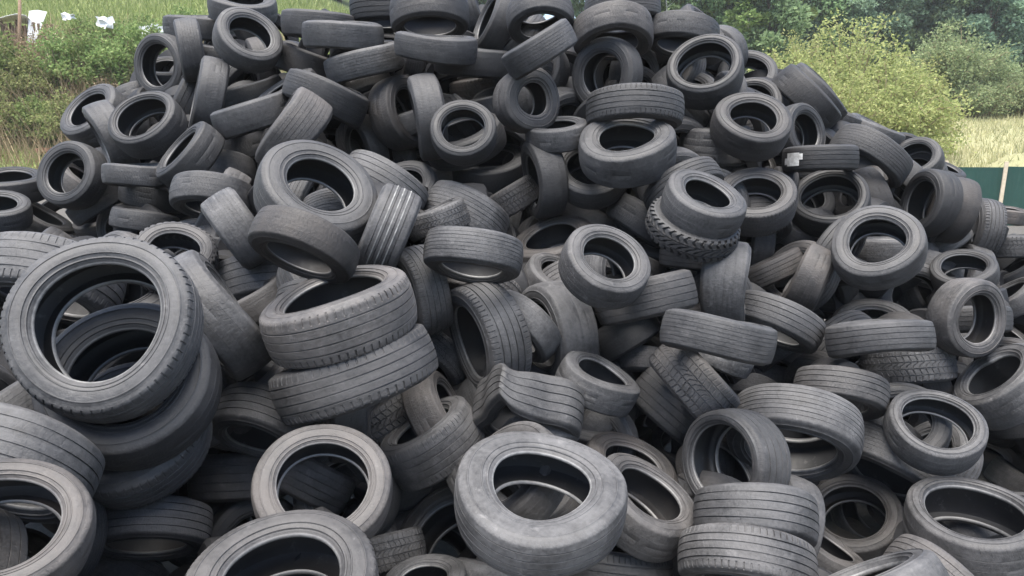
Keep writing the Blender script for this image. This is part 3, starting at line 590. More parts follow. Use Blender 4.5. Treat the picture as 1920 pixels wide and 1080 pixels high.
BURIED = [
((0.01, 3.579, 0.231), (0.583, 0.338, -0.739), 0.609, 'half-buried tyre in the gap just above the fat front ring'),
((-1.974, 2.31, 0.427), (0.477, 0.617, -0.626), 0.618, 'half-buried tyre in the gap just left of the brown-rimmed corner ring'),
((-2.081, 2.883, 0.301), (0.038, -0.9, 0.434), 0.639, 'half-buried tyre in the gap just right of the brown-rimmed corner ring'),
((-1.503, 3.967, -0.371), (0.488, -0.821, 0.297), 0.575, 'half-buried tyre in the gap just left of the large ring on the bottom edge'),
((2.655, 4.776, 0.029), (0.407, 0.598, -0.691), 0.59, 'half-buried tyre in the gap just above the wide-holed bluish-rimmed ring'),
((3.115, 6.142, 1.018), (-0.013, 0.089, 0.996), 0.574, 'half-buried tyre in the gap just right of the large clean ring'),
((1.593, 4.002, -0.288), (-0.94, 0.047, 0.339), 0.619, 'half-buried tyre in the gap just right of the upper stacked ribbed tyre'),
((2.322, 5.919, 0.828), (0.734, 0.422, -0.531), 0.613, 'half-buried tyre in the gap just left of the slanted worn tread'),
((-0.959, 4.007, -0.087), (-0.165, -0.88, 0.445), 0.617, 'half-buried tyre in the gap just right of the thin brownish hoop'),
((-0.742, 4.484, -0.162), (0.146, 0.26, -0.954), 0.612, 'half-buried tyre in the gap just below the half-moon-holed tyre'),
((3.024, 4.955, -0.312), (-0.796, -0.056, 0.602), 0.608, 'half-buried tyre in the gap just right of the wide-holed bluish-rimmed ring'),
((2.655, 5.051, -0.742), (-0.872, -0.483, 0.074), 0.635, 'half-buried tyre in the gap just left of the black-holed tyre near the bottom'),
((1.347, 4.488, -0.211), (0.552, -0.413, 0.724), 0.611, 'half-buried tyre in the gap just below the deep arched tyre'),
((2.579, 5.618, 0.33), (-0.381, 0.817, 0.432), 0.626, 'half-buried tyre in the gap just left of the level ribbed tyre'),
((-1.148, 5.051, 1.414), (-0.109, 0.559, 0.822), 0.564, 'half-buried tyre in the gap just below the big tilted ring mid-slope'),
((-0.992, 3.825, 0.63), (-0.797, -0.604, 0.01), 0.588, 'half-buried tyre in the gap just below the dark chunky-tread tyre'),
((2.528, 5.796, 1.024), (-0.695, 0.59, 0.411), 0.634, 'half-buried tyre in the gap just left of the large clean ring'),
((0.543, 4.576, -0.006), (0.351, 0.885, -0.307), 0.567, 'half-buried tyre in the gap just below the slit-holed smooth tyre'),
((2.924, 4.407, -0.601), (0.266, -0.733, -0.626), 0.579, 'half-buried tyre in the gap just below the broad face-up corner tyre'),
((-1.459, 4.02, 0.607), (0.335, 0.364, -0.869), 0.562, 'half-buried tyre in the gap just above the smooth-sided foreground arch'),
((0.243, 7.189, 2.505), (-0.578, -0.744, 0.337), 0.604, 'half-buried tyre in the gap just below the grey slanting tread above the fat ring'),
((-0.871, 6.124, 1.5), (0.223, 0.629, -0.745), 0.576, 'half-buried tyre in the gap just right of the brightest ribbed arch'),
((3.645, 5.789, 0.506), (0.015, -0.288, -0.958), 0.609, 'half-buried tyre in the gap just right of the upright tall-holed tyre'),
((-2.262, 3.133, 0.7), (0.643, -0.001, -0.766), 0.595, 'half-buried tyre in the gap just above the grooved tread bulging from the left'),
((0.536, 4.798, 0.094), (-0.774, 0.067, 0.629), 0.636, 'half-buried tyre in the gap just right of the folded tyre'),
((2.332, 5.308, 0.083), (-0.816, -0.47, -0.336), 0.607, 'half-buried tyre in the gap just below the dark grooved curving tyre'),
((0.695, 5.235, 0.972), (0.763, -0.61, 0.213), 0.574, 'half-buried tyre in the gap just left of the dusty tilted ring'),
((2.167, 8.131, 2.761), (-0.734, -0.642, -0.223), 0.588, 'half-buried tyre in the gap just above the wide-holed deep crest tyre'),
((0.091, 7.368, 2.817), (0.716, 0.129, -0.686), 0.586, 'half-buried tyre in the gap just below the see-through crest tyre'),
((-1.78, 3.886, 0.551), (0.822, -0.397, 0.408), 0.593, 'half-buried tyre in the gap just left of the smooth-sided foreground arch'),
((-1.368, 6.876, 2.356), (0.409, -0.15, -0.9), 0.612, 'half-buried tyre in the gap just below the pale upward-tilted tread'),
((2.085, 6.425, 1.198), (0.007, 0.618, 0.786), 0.629, 'half-buried tyre in the gap just below the face-up tyre with notched shoulder'),
((0.247, 6.937, 2.313), (-0.853, 0.513, -0.095), 0.628, 'half-buried tyre in the gap just above the fat dark ring with small hole'),
((-2.469, 7.663, 2.606), (0.887, 0.425, 0.183), 0.564, 'half-buried tyre in the gap just below the face-up crest tyre with a tread inside'),
((-2.678, 3.537, -0.351), (-0.466, 0.834, -0.295), 0.569, 'half-buried tyre in the gap just below the brown-rimmed corner ring'),
((-0.085, 4.663, 0.19), (0.628, -0.212, 0.749), 0.599, 'half-buried tyre in the gap just left of the folded tyre'),
((1.234, 4.217, -0.292), (0.343, 0.779, 0.525), 0.587, 'half-buried tyre in the gap just left of the upper stacked ribbed tyre'),
((1.633, 7.647, 2.556), (0.789, 0.495, -0.364), 0.59, 'half-buried tyre in the gap just left of the wide-holed deep crest tyre'),
((2.29, 5.065, 0.105), (-0.53, 0.844, -0.082), 0.606, 'half-buried tyre in the gap just left of the ribbed arch by the winter tread'),
((2.776, 7.148, 1.363), (-0.284, 0.698, -0.657), 0.596, 'half-buried tyre in the gap just left of the deep open tyre under the stickered one'),
((0.182, 4.213, -0.197), (-0.436, -0.293, 0.851), 0.573, 'half-buried tyre in the gap just right of the fat front ring'),
((-1.519, 5.179, 1.467), (0.944, 0.011, -0.329), 0.616, 'half-buried tyre in the gap just left of the big tilted ring mid-slope'),
((3.526, 6.41, 0.553), (0.216, 0.937, -0.274), 0.621, 'half-buried tyre in the gap just below the large clean ring'),
((-3.76, 6.908, 1.166), (0.23, 0.367, -0.901), 0.562, 'half-buried tyre in the gap just below the dark round-holed tyre at the heap foot'),
((0.452, 6.992, 2.068), (0.47, -0.809, -0.352), 0.613, 'half-buried tyre in the gap just right of the fat dark ring with small hole'),
((-0.118, 4.002, -0.045), (0.687, 0.007, 0.727), 0.612, 'half-buried tyre in the gap just right of the half-moon-holed tyre'),
((-0.443, 7.159, 2.05), (0.805, 0.131, 0.579), 0.575, 'half-buried tyre in the gap just above the bright-rimmed ring'),
((-0.881, 7.275, 2.64), (-0.976, -0.052, 0.211), 0.575, 'half-buried tyre in the gap just left of the pale lower tyre of the gaping pair'),
((1.279, 5.979, 1.573), (0.251, -0.947, -0.198), 0.588, 'half-buried tyre in the gap just above the deeply grooved arching tyre'),
((-1.362, 7.194, 1.859), (-0.69, 0.567, -0.449), 0.62, 'half-buried tyre in the gap just below the downward-tilted ribbed tyre'),
((-0.781, 4.339, 0.109), (-0.699, 0.373, -0.611), 0.602, 'half-buried tyre in the gap just left of the half-moon-holed tyre'),
((-0.452, 4.304, -0.686), (-0.414, 0.451, -0.791), 0.577, 'half-buried tyre in the gap just left of the fat front ring'),
((1.355, 4.949, -0.257), (-0.914, -0.392, -0.102), 0.561, 'half-buried tyre in the gap just above the upper stacked ribbed tyre'),
((-0.928, 6.781, 2.051), (-0.288, -0.089, 0.954), 0.604, 'half-buried tyre in the gap just right of the dark arched tyre mid-crest'),
((2.853, 6.627, 0.67), (0.809, 0.282, 0.516), 0.572, 'half-buried tyre in the gap just right of the slanted worn tread'),
((4.079, 7.055, 0.932), (0.549, -0.304, -0.778), 0.575, 'half-buried tyre in the gap just above the open ring below the notched tyre'),
((-1.895, 3.699, 0.836), (0.565, -0.453, -0.689), 0.606, 'half-buried tyre in the gap just below the biggest foreground ring'),
((-0.911, 4.262, -0.442), (0.089, -0.106, -0.99), 0.63, 'half-buried tyre in the gap just right of the large ring on the bottom edge'),
((-2.54, 4.618, 0.968), (-0.978, 0.172, 0.118), 0.614, 'half-buried tyre in the gap just right of the biggest foreground ring'),
((-0.779, 6.698, 1.644), (-0.049, -0.307, 0.951), 0.589, 'half-buried tyre in the gap just below the bright-rimmed ring'),
((1.554, 5.574, 0.733), (-0.246, 0.963, -0.109), 0.58, 'half-buried tyre in the gap just left of the post-like upright tyre'),
((-1.96, 4.322, -0.424), (-0.721, 0.689, 0.074), 0.583, 'half-buried tyre in the gap just right of the ribbed arch under the stack'),
((3.307, 7.077, 1.394), (-0.801, -0.196, 0.566), 0.574, 'half-buried tyre in the gap just right of the deep open tyre under the stickered one'),
((-2.201, 5.661, 1.428), (0.803, 0.273, -0.531), 0.608, 'half-buried tyre in the gap just right of the lower bald hump'),
((-2.461, 3.016, 0.772), (-0.818, 0.535, 0.21), 0.638, 'half-buried tyre in the gap just left of the biggest foreground ring'),
((3.262, 5.619, 0.089), (0.909, -0.174, 0.378), 0.615, 'half-buried tyre in the gap just right of the blocky winter tread'),
((3.834, 5.604, 0.182), (0.39, 0.194, -0.9), 0.573, 'half-buried tyre in the gap just above the kidney-holed dented tyre'),
((-1.102, 4.464, 1.094), (-0.509, 0.424, -0.749), 0.637, 'half-buried tyre in the gap just below the dark rough-faced tyre'),
((2.354, 6.687, 1.368), (0.944, -0.183, -0.276), 0.62, 'half-buried tyre in the gap just right of the face-up tyre with notched shoulder'),
((3.215, 5.934, 0.248), (-0.727, -0.644, -0.237), 0.573, 'half-buried tyre in the gap just above the level ribbed tyre'),
((1.438, 6.65, 1.816), (-0.08, 0.966, 0.247), 0.605, 'half-buried tyre in the gap just above the wide flat-faced smooth tread'),
((2.827, 4.816, -0.662), (0.274, -0.102, 0.956), 0.589, 'half-buried tyre in the gap just right of the black-holed tyre near the bottom'),
((-0.896, 7.041, 1.726), (-0.936, 0.233, -0.263), 0.614, 'half-buried tyre in the gap just above the brightest ribbed arch'),
((3.661, 6.801, 0.785), (-0.835, 0.068, 0.546), 0.561, 'half-buried tyre in the gap just left of the open ring below the notched tyre'),
((-1.006, 4.147, 0.384), (0.922, 0.387, -0.007), 0.605, 'half-buried tyre in the gap just above the thin brownish hoop'),
((-3.594, 5.591, 1.005), (-0.733, -0.269, 0.625), 0.588, 'half-buried tyre in the gap just above the ribbed hump at the left edge'),
((3.051, 6.738, 0.467), (0.026, 0.104, 0.994), 0.628, 'half-buried tyre in the gap just right of the dark grooved curving tyre'),
((2.583, 4.961, -0.136), (0.562, 0.465, 0.684), 0.596, 'half-buried tyre in the gap just left of the wide-holed bluish-rimmed ring'),
((-4.006, 8.199, 2.277), (0.459, -0.238, -0.856), 0.61, 'half-buried tyre in the gap just left of the hoop-like skyline tyre'),
((1.095, 5.266, -0.258), (-0.739, -0.673, 0.036), 0.614, 'half-buried tyre in the gap just below the tilted zigzag tyre'),
((0.932, 5.934, 0.913), (-0.342, -0.25, -0.906), 0.594, 'half-buried tyre in the gap just above the wedge-like ribbed tread'),
((0.642, 5.085, 0.099), (0.41, -0.884, 0.224), 0.58, 'half-buried tyre in the gap just right of the slit-holed smooth tyre'),
((4.344, 8.117, 1.492), (0.623, 0.55, -0.557), 0.621, 'half-buried tyre in the gap just above the crescent-holed tyre'),
((-2.782, 5.194, 0.994), (0.46, 0.794, -0.397), 0.614, 'half-buried tyre in the gap just below the flat tyre with sagging rim'),
((1.956, 6.965, 2.218), (-1.0, -0.011, -0.001), 0.592, 'half-buried tyre in the gap just right of the wide-holed deep crest tyre'),
((1.155, 7.342, 2.284), (0.46, -0.883, 0.092), 0.619, 'half-buried tyre in the gap just above the ribbed tyre lying on a face-up tyre'),
((-1.764, 4.202, 0.3), (-0.353, -0.283, -0.892), 0.597, 'half-buried tyre in the gap just below the smooth-sided foreground arch'),
((-1.217, 4.203, 0.658), (0.131, 0.146, -0.981), 0.584, 'half-buried tyre in the gap just below the smooth tyre on edge'),
((-1.946, 4.109, -0.302), (0.4, 0.034, -0.916), 0.565, 'half-buried tyre in the gap just left of the thin brownish hoop'),
((-0.901, 4.028, -0.508), (-0.842, -0.407, 0.354), 0.631, 'half-buried tyre in the gap just below the thin brownish hoop'),
((4.261, 6.87, 0.638), (-0.959, 0.125, 0.255), 0.632, 'half-buried tyre in the gap just right of the open ring below the notched tyre'),
((0.425, 5.419, 0.811), (0.336, -0.752, -0.566), 0.613, 'half-buried tyre in the gap just above the upright hoop'),
((1.678, 6.194, 1.403), (-0.223, 0.898, -0.379), 0.573, 'half-buried tyre in the gap just left of the face-up tyre with notched shoulder'),
((-1.06, 4.534, -0.194), (0.36, 0.521, 0.774), 0.584, 'half-buried tyre in the gap just above the large ring on the bottom edge'),
((3.147, 5.787, -0.21), (-0.858, -0.476, 0.19), 0.616, 'half-buried tyre in the gap just above the frayed arch'),
((1.647, 7.338, 2.284), (0.227, 0.609, -0.76), 0.639, 'half-buried tyre in the gap just below the wide-holed deep crest tyre'),
((4.131, 6.108, -0.455), (0.727, 0.28, 0.627), 0.566, 'half-buried tyre in the gap just below the kidney-holed dented tyre'),
((0.665, 6.57, 1.693), (0.569, -0.318, 0.758), 0.625, 'half-buried tyre in the gap just above the half-covered ring mid-slope'),
((-2.738, 7.657, 2.466), (0.776, -0.18, -0.605), 0.627, 'half-buried tyre in the gap just right of the tall bald tyre under the crest'),
((2.64, 6.675, 1.087), (-0.076, 0.645, 0.76), 0.563, 'half-buried tyre in the gap just below the deep open tyre under the stickered one'),
((1.234, 6.233, 1.125), (0.132, 0.727, -0.673), 0.572, 'half-buried tyre in the gap just left of the knobbly off-road tyre'),
((0.618, 7.29, 2.207), (0.9, -0.436, 0.024), 0.574, 'half-buried tyre in the gap just below the double ring under the crest'),
((0.294, 6.435, 1.001), (0.523, -0.702, 0.482), 0.586, 'half-buried tyre in the gap just below the tyre back beside the half-covered ring'),
((1.086, 5.578, 0.175), (-0.773, -0.633, 0.045), 0.613, 'half-buried tyre in the gap just below the wedge-like ribbed tread'),
((-1.982, 6.854, 2.298), (0.447, 0.317, -0.837), 0.619, 'half-buried tyre in the gap just above the barrel-like upended tyre'),
((-2.373, 5.313, 1.123), (-0.213, -0.506, 0.836), 0.61, 'half-buried tyre in the gap just right of the foreground knobbly arch'),
]
MASS = [
((2.721, 8.25, 2.431), (0.068, 0.308, 0.949), 0.624),
((0.052, 4.831, 0.312), (-0.345, -0.498, -0.796), 0.57),
((0.803, 5.307, -0.367), (0.208, -0.192, -0.959), 0.572),
((-1.688, 3.705, -0.52), (-0.166, -0.001, 0.986), 0.58),
((-1.938, 4.361, 0.033), (0.898, 0.282, -0.337), 0.574),
((3.102, 6.557, 1.105), (-0.647, 0.723, 0.243), 0.639),
((1.975, 5.317, -0.241), (0.393, -0.182, -0.902), 0.637),
((0.079, 6.868, 1.914), (0.585, 0.317, 0.746), 0.605),
((-2.939, 8.184, 2.939), (0.458, 0.817, 0.352), 0.572),
((0.812, 6.566, 1.998), (-0.344, -0.924, -0.165), 0.617),
((-2.011, 3.961, 0.392), (0.179, 0.098, 0.979), 0.568),
((-3.845, 7.797, 2.037), (-0.798, -0.601, 0.051), 0.57),
((0.035, 5.492, 0.827), (0.924, 0.067, 0.376), 0.617),
((2.05, 6.85, 1.982), (0.691, 0.701, 0.176), 0.566),
((3.301, 6.539, 0.756), (0.788, -0.333, -0.518), 0.575),
((5.071, 7.707, 0.68), (-0.641, 0.359, 0.678), 0.592),
((-0.582, 7.76, 2.521), (0.251, -0.254, -0.934), 0.609),
((-2.218, 3.511, 0.808), (0.498, 0.181, 0.848), 0.588),
((2.668, 6.479, 0.449), (-0.103, 0.809, -0.578), 0.6),
((0.982, 6.159, 1.406), (-0.857, -0.508, -0.092), 0.595),
((-0.951, 2.925, 0.084), (-0.765, -0.024, 0.644), 0.623),
((-1.934, 4.973, 0.902), (-0.103, -0.992, -0.072), 0.603),
((-1.817, 7.725, 2.697), (0.943, -0.268, -0.199), 0.604),
((0.454, 7.508, 2.529), (-0.154, 0.804, 0.575), 0.587),
((2.003, 8.293, 2.668), (0.229, 0.124, 0.966), 0.598),
((-3.712, 7.98, 2.152), (0.853, -0.224, 0.472), 0.589),
((-1.695, 5.609, 1.567), (-0.625, 0.146, 0.767), 0.587),
((0.962, 6.385, 1.122), (0.872, 0.204, 0.444), 0.609),
((2.562, 4.106, -0.607), (0.593, -0.636, 0.494), 0.574),
((3.545, 6.179, 0.219), (-0.792, -0.538, 0.288), 0.566),
((3.205, 7.597, 1.796), (0.111, 0.849, 0.517), 0.598),
((-2.561, 8.248, 2.903), (0.418, -0.908, 0.037), 0.605),
((-0.852, 7.662, 2.563), (-0.24, -0.916, -0.323), 0.628),
((-1.236, 7.043, 2.182), (0.428, -0.194, -0.883), 0.583),
((-0.14, 7.271, 2.093), (-0.089, -0.922, 0.377), 0.599),
((-3.274, 7.812, 2.137), (-0.059, 0.804, 0.592), 0.635),
((1.584, 5.461, 0.314), (-0.808, -0.153, -0.569), 0.627),
((-2.906, 6.261, 1.126), (-0.563, -0.46, -0.687), 0.603),
((4.06, 6.492, 0.485), (0.129, -0.222, -0.967), 0.628),
((2.312, 6.272, 0.742), (-0.0, 0.256, 0.967), 0.572),
((-0.412, 4.593, -0.144), (-0.734, 0.231, -0.638), 0.609),
((2.487, 7.77, 2.195), (0.803, 0.576, 0.155), 0.636),
((-2.604, 7.462, 2.179), (0.698, -0.448, -0.559), 0.584),
((-1.395, 7.236, 2.636), (-0.005, 0.588, 0.809), 0.594),
((-0.898, 7.244, 2.282), (0.903, -0.286, 0.32), 0.594),
((1.016, 3.934, -0.429), (0.287, 0.156, 0.945), 0.591),
((-3.326, 7.05, 2.03), (0.108, 0.796, -0.596), 0.634),
((1.551, 7.836, 2.766), (0.338, 0.004, -0.941), 0.629),
((-0.197, 6.203, 0.988), (-0.458, -0.633, 0.624), 0.615),
((3.59, 5.693, 0.194), (0.03, 0.451, -0.892), 0.621),
((4.465, 7.199, 1.055), (0.314, 0.097, 0.944), 0.583),
((4.925, 7.257, 0.338), (-0.52, 0.686, -0.509), 0.585),
((2.906, 7.355, 1.743), (-0.584, -0.787, -0.199), 0.597),
((2.748, 7.463, 1.946), (0.476, -0.294, 0.829), 0.614),
((1.863, 6.521, 1.664), (0.304, 0.915, 0.266), 0.564),
((-1.29, 2.969, -0.104), (0.872, 0.447, -0.198), 0.637),
((2.175, 5.811, 0.184), (-0.476, -0.38, -0.793), 0.604),
((3.358, 6.898, 0.615), (-0.84, -0.512, -0.178), 0.622),
((1.668, 3.795, -0.597), (-0.529, -0.549, -0.647), 0.632),
((0.419, 6.509, 1.41), (-0.282, -0.895, 0.347), 0.602),
((-3.81, 8.972, 2.722), (0.468, -0.259, -0.845), 0.584),
((-4.34, 7.258, 1.089), (0.286, -0.949, 0.129), 0.562),
((4.348, 5.934, -0.468), (-0.691, 0.425, -0.585), 0.597),
((-2.598, 4.196, -0.151), (0.721, -0.375, 0.582), 0.564),
((0.196, 7.014, 1.574), (0.476, 0.852, 0.22), 0.624),
((-0.189, 4.018, -0.677), (0.701, 0.116, -0.704), 0.618),
((-4.085, 8.808, 2.53), (-0.408, -0.803, 0.434), 0.597),
((3.149, 7.379, 1.255), (-0.301, -0.212, 0.93), 0.561),
((-1.853, 6.437, 1.825), (0.255, 0.936, -0.242), 0.579),
((0.874, 4.087, -0.278), (0.222, 0.526, -0.821), 0.562),
((-0.15, 4.367, -0.196), (0.453, 0.798, 0.397), 0.621),
((-3.048, 6.974, 1.909), (-0.073, -0.521, 0.85), 0.6),
((-2.272, 3.244, 0.366), (-0.341, -0.068, 0.938), 0.583),
((0.914, 7.685, 2.309), (-0.602, 0.575, 0.554), 0.619),
((-1.69, 7.4, 1.997), (-0.3, 0.542, 0.785), 0.617),
((1.62, 7.084, 2.068), (-0.432, -0.826, -0.361), 0.611),
((4.714, 6.72, 0.062), (0.73, 0.677, -0.094), 0.577),
((2.403, 7.158, 1.761), (0.237, -0.388, -0.891), 0.603),
((-0.934, 5.166, 1.324), (0.969, 0.121, -0.217), 0.635),
((-0.758, 7.531, 2.381), (0.834, -0.551, 0.012), 0.591),
((4.384, 8.602, 1.654), (-0.339, -0.938, -0.075), 0.636),
((0.105, 7.151, 2.111), (-0.664, 0.743, -0.077), 0.631),
((-3.106, 6.459, 1.132), (0.702, -0.713, -0.008), 0.639),
((4.199, 7.02, 0.448), (-0.016, 0.054, 0.998), 0.588),
((-0.318, 6.015, 1.268), (0.985, 0.172, -0.021), 0.624),
((-1.341, 5.347, 1.594), (-0.751, -0.411, 0.516), 0.582),
((1.983, 6.52, 1.399), (-0.027, -0.868, -0.496), 0.577),
((-4.191, 7.323, 1.536), (0.406, -0.756, -0.514), 0.588),
((-2.991, 6.021, 1.022), (-0.956, 0.284, -0.073), 0.579),
((-2.666, 7.982, 2.609), (-0.508, -0.476, -0.718), 0.636),
((1.855, 5.878, 0.54), (0.621, 0.59, 0.516), 0.625),
((0.48, 6.289, 0.894), (-0.068, 0.932, -0.356), 0.588),
((-0.407, 5.052, 0.246), (-0.291, -0.24, 0.926), 0.62),
((1.705, 6.417, 1.494), (-0.622, 0.768, -0.152), 0.591),
((-0.652, 7.109, 1.842), (0.435, 0.199, 0.878), 0.587),
((-2.243, 7.85, 2.573), (0.168, 0.984, 0.062), 0.604),
((-1.951, 7.894, 2.889), (-0.851, -0.065, 0.522), 0.598),
((1.053, 5.347, 0.757), (0.687, 0.163, 0.709), 0.603),
((1.174, 7.769, 2.617), (0.535, 0.747, 0.395), 0.628),
((3.953, 6.833, 1.066), (0.397, -0.718, -0.572), 0.568),
((4.71, 6.955, -0.006), (-0.292, 0.952, -0.09), 0.628),
((-2.845, 7.92, 2.39), (-0.938, -0.344, 0.035), 0.565),
((-1.162, 7.461, 2.744), (-0.103, 0.265, -0.959), 0.635),
((-2.552, 3.878, 0.149), (0.223, -0.776, 0.591), 0.6),
((-1.715, 5.017, 1.109), (0.292, 0.955, -0.058), 0.624),
((0.826, 4.364, -0.398), (-0.919, 0.264, 0.292), 0.595),
((0.692, 5.759, 0.434), (-0.977, 0.158, -0.14), 0.601),
((-0.567, 7.64, 2.835), (0.255, 0.105, 0.961), 0.571),
((2.523, 6.886, 0.935), (0.68, -0.471, 0.562), 0.629),
((3.474, 7.054, 1.154), (-0.849, -0.286, -0.444), 0.562),
((3.31, 7.33, 1.496), (0.293, 0.866, -0.405), 0.592),
((3.933, 6.237, 0.501), (0.141, -0.503, 0.853), 0.629),
((-2.247, 3.936, -0.109), (0.205, 0.273, -0.94), 0.606),
((2.918, 5.584, 0.243), (-0.892, -0.45, -0.04), 0.635),
((-3.139, 5.246, 0.987), (-0.756, 0.244, 0.608), 0.59),
((2.88, 6.387, 0.959), (-0.97, 0.225, -0.091), 0.582),
((-2.019, 5.279, 1.134), (0.149, 0.223, 0.963), 0.574),
((-2.456, 5.978, 1.385), (0.7, 0.262, 0.664), 0.608),
((4.693, 6.57, -0.684), (0.296, 0.568, -0.768), 0.568),
((1.277, 5.483, -0.093), (0.487, 0.873, 0.01), 0.57),
((-1.844, 4.393, 0.611), (0.712, 0.699, 0.062), 0.629),
((-1.142, 7.215, 2.525), (-0.994, 0.025, 0.111), 0.563),
((-0.565, 7.45, 2.146), (-0.245, -0.296, -0.923), 0.581),
((3.504, 5.663, -0.091), (-0.337, -0.936, 0.098), 0.581),
((2.213, 6.906, 1.394), (0.746, -0.194, -0.637), 0.612),
((-1.689, 6.969, 1.642), (0.767, 0.494, 0.409), 0.574),
((2.564, 6.549, 0.216), (-0.546, 0.677, 0.493), 0.572),
((4.206, 7.476, 1.32), (-0.498, -0.587, -0.638), 0.631),
((-0.753, 5.406, 1.127), (0.607, 0.65, -0.458), 0.632),
((-3.061, 4.212, 0.92), (0.123, 0.973, 0.195), 0.606),
((1.339, 6.276, 0.909), (0.072, 0.86, 0.505), 0.623),
((-2.984, 8.314, 2.669), (-0.798, 0.603, -0.009), 0.635),
((-3.926, 7.341, 1.515), (0.139, 0.952, 0.273), 0.586),
((-0.514, 5.712, 1.064), (-0.52, -0.34, -0.783), 0.637),
((-2.173, 3.903, -0.569), (-0.631, -0.707, -0.32), 0.633),
((2.038, 6.935, 0.93), (-0.931, -0.352, -0.097), 0.633),
((0.715, 5.454, 0.63), (-0.406, 0.849, 0.338), 0.633),
((2.587, 5.869, 0.196), (0.836, -0.223, 0.502), 0.605),
((4.294, 7.24, 0.743), (0.028, 0.435, -0.9), 0.639),
((0.853, 7.649, 2.553), (-0.241, 0.825, -0.512), 0.619),
((-0.652, 5.154, 0.504), (0.318, 0.028, -0.948), 0.611),
((-2.624, 3.344, 0.799), (0.528, 0.427, -0.734), 0.599),
((-3.149, 6.945, 1.541), (-0.621, -0.769, -0.149), 0.608),
((3.415, 4.563, -0.665), (0.296, 0.873, -0.387), 0.577),
((1.316, 6.911, 1.707), (-0.253, -0.856, -0.45), 0.592),
((2.206, 7.475, 2.287), (-0.346, 0.026, -0.938), 0.612),
((0.202, 5.729, 0.746), (0.878, 0.007, 0.478), 0.58),
((2.092, 7.245, 2.128), (-0.933, 0.071, 0.354), 0.562),
((-1.458, 7.768, 2.813), (-0.018, -0.751, 0.661), 0.609),
((-3.763, 7.119, 1.542), (0.963, 0.24, 0.126), 0.62),
((-2.423, 4.051, 0.641), (0.333, -0.798, -0.502), 0.601),
((1.964, 6.752, 1.701), (-0.748, 0.226, -0.624), 0.58),
((1.204, 5.364, -0.52), (0.237, 0.726, -0.645), 0.619),
((-1.008, 5.429, 1.037), (0.503, 0.343, -0.793), 0.577),
((-2.244, 7.879, 2.26), (-0.985, 0.175, -0.014), 0.617),
((1.974, 8.2, 2.415), (0.585, 0.261, 0.768), 0.585),
((0.988, 7.009, 1.656), (-0.989, 0.134, -0.067), 0.63),
((-1.539, 4.418, 0.147), (0.099, -0.863, -0.496), 0.572),
((-0.259, 7.221, 1.821), (0.015, 0.913, -0.407), 0.619),
((-1.247, 4.37, 0.843), (0.161, 0.492, -0.856), 0.603),
((-2.847, 4.87, 0.787), (-0.043, 0.293, 0.955), 0.564),
((1.007, 6.473, 1.601), (-0.132, -0.937, 0.322), 0.627),
((-1.776, 6.26, 1.663), (-0.094, -0.994, -0.055), 0.635),
((-2.305, 7.12, 1.832), (0.307, 0.513, -0.802), 0.629),
((-0.272, 8.041, 2.939), (-0.524, -0.694, -0.493), 0.602),
((-1.743, 7.179, 2.188), (0.194, -0.448, -0.873), 0.606),
((1.407, 5.895, 0.715), (-0.072, 0.122, -0.99), 0.604),
((-0.923, 7.234, 1.968), (-0.182, 0.776, 0.604), 0.633),
((2.786, 6.048, 0.938), (0.389, -0.214, 0.896), 0.598),
((3.517, 6.236, -0.248), (0.407, 0.732, -0.547), 0.59),
((-1.127, 7.119, 1.744), (-0.507, 0.568, -0.648), 0.601),
((2.928, 6.624, 0.243), (-0.237, 0.471, -0.85), 0.613),
((-1.997, 7.506, 1.985), (-0.242, 0.166, -0.956), 0.62),
((-0.454, 6.222, 1.405), (-0.067, -0.135, -0.989), 0.606),
((-3.828, 6.184, 0.912), (-0.334, 0.381, -0.862), 0.608),
((-1.709, 4.577, 0.293), (0.31, 0.514, 0.8), 0.632),
((-0.961, 6.999, 1.463), (-0.852, 0.497, 0.164), 0.614),
((-1.18, 7.428, 1.741), (0.654, 0.212, 0.726), 0.581),
((-2.749, 6.602, 1.0), (-0.39, 0.692, 0.607), 0.611),
((1.536, 6.097, 1.077), (-0.134, -0.946, -0.296), 0.636),
((-4.016, 7.679, 1.82), (-0.232, 0.495, -0.837), 0.615),
((-2.016, 7.291, 2.152), (0.048, 0.877, 0.478), 0.635),
((3.622, 7.188, 1.331), (0.194, 0.929, -0.315), 0.594),
((-3.529, 8.139, 2.163), (0.711, -0.623, 0.325), 0.587),
((4.698, 7.103, 0.217), (-0.138, -0.909, 0.394), 0.577),
((0.046, 7.212, 1.742), (-0.161, -0.661, -0.732), 0.564),
((1.812, 8.041, 2.863), (0.888, 0.173, 0.427), 0.632),
((-1.724, 4.542, -0.212), (0.155, 0.374, -0.914), 0.588),
((-1.813, 7.433, 1.679), (-0.396, 0.325, 0.859), 0.6),
((1.796, 6.399, 1.141), (0.561, -0.707, -0.43), 0.637),
((-0.357, 7.943, 2.337), (0.117, -0.983, -0.143), 0.596),
((-3.406, 8.413, 2.569), (0.098, 0.666, -0.739), 0.602),
((1.996, 5.064, -0.532), (0.796, 0.437, 0.419), 0.571),
((-3.251, 6.711, 1.445), (0.821, 0.32, -0.473), 0.578),
((-3.156, 8.788, 2.818), (0.287, 0.743, 0.605), 0.626),
((-0.862, 5.92, 1.298), (-0.818, 0.524, 0.237), 0.63),
((2.768, 5.723, 0.044), (0.393, -0.733, 0.555), 0.561),
((0.082, 6.382, 0.851), (-0.111, 0.921, 0.373), 0.587),
((-0.037, 6.704, 1.245), (0.046, 0.982, 0.184), 0.611),
((0.896, 5.366, 0.115), (-0.676, -0.247, 0.694), 0.566),
((1.452, 7.238, 1.339), (-0.319, 0.917, 0.24), 0.629),
((2.079, 7.55, 1.918), (0.265, 0.545, -0.796), 0.624),
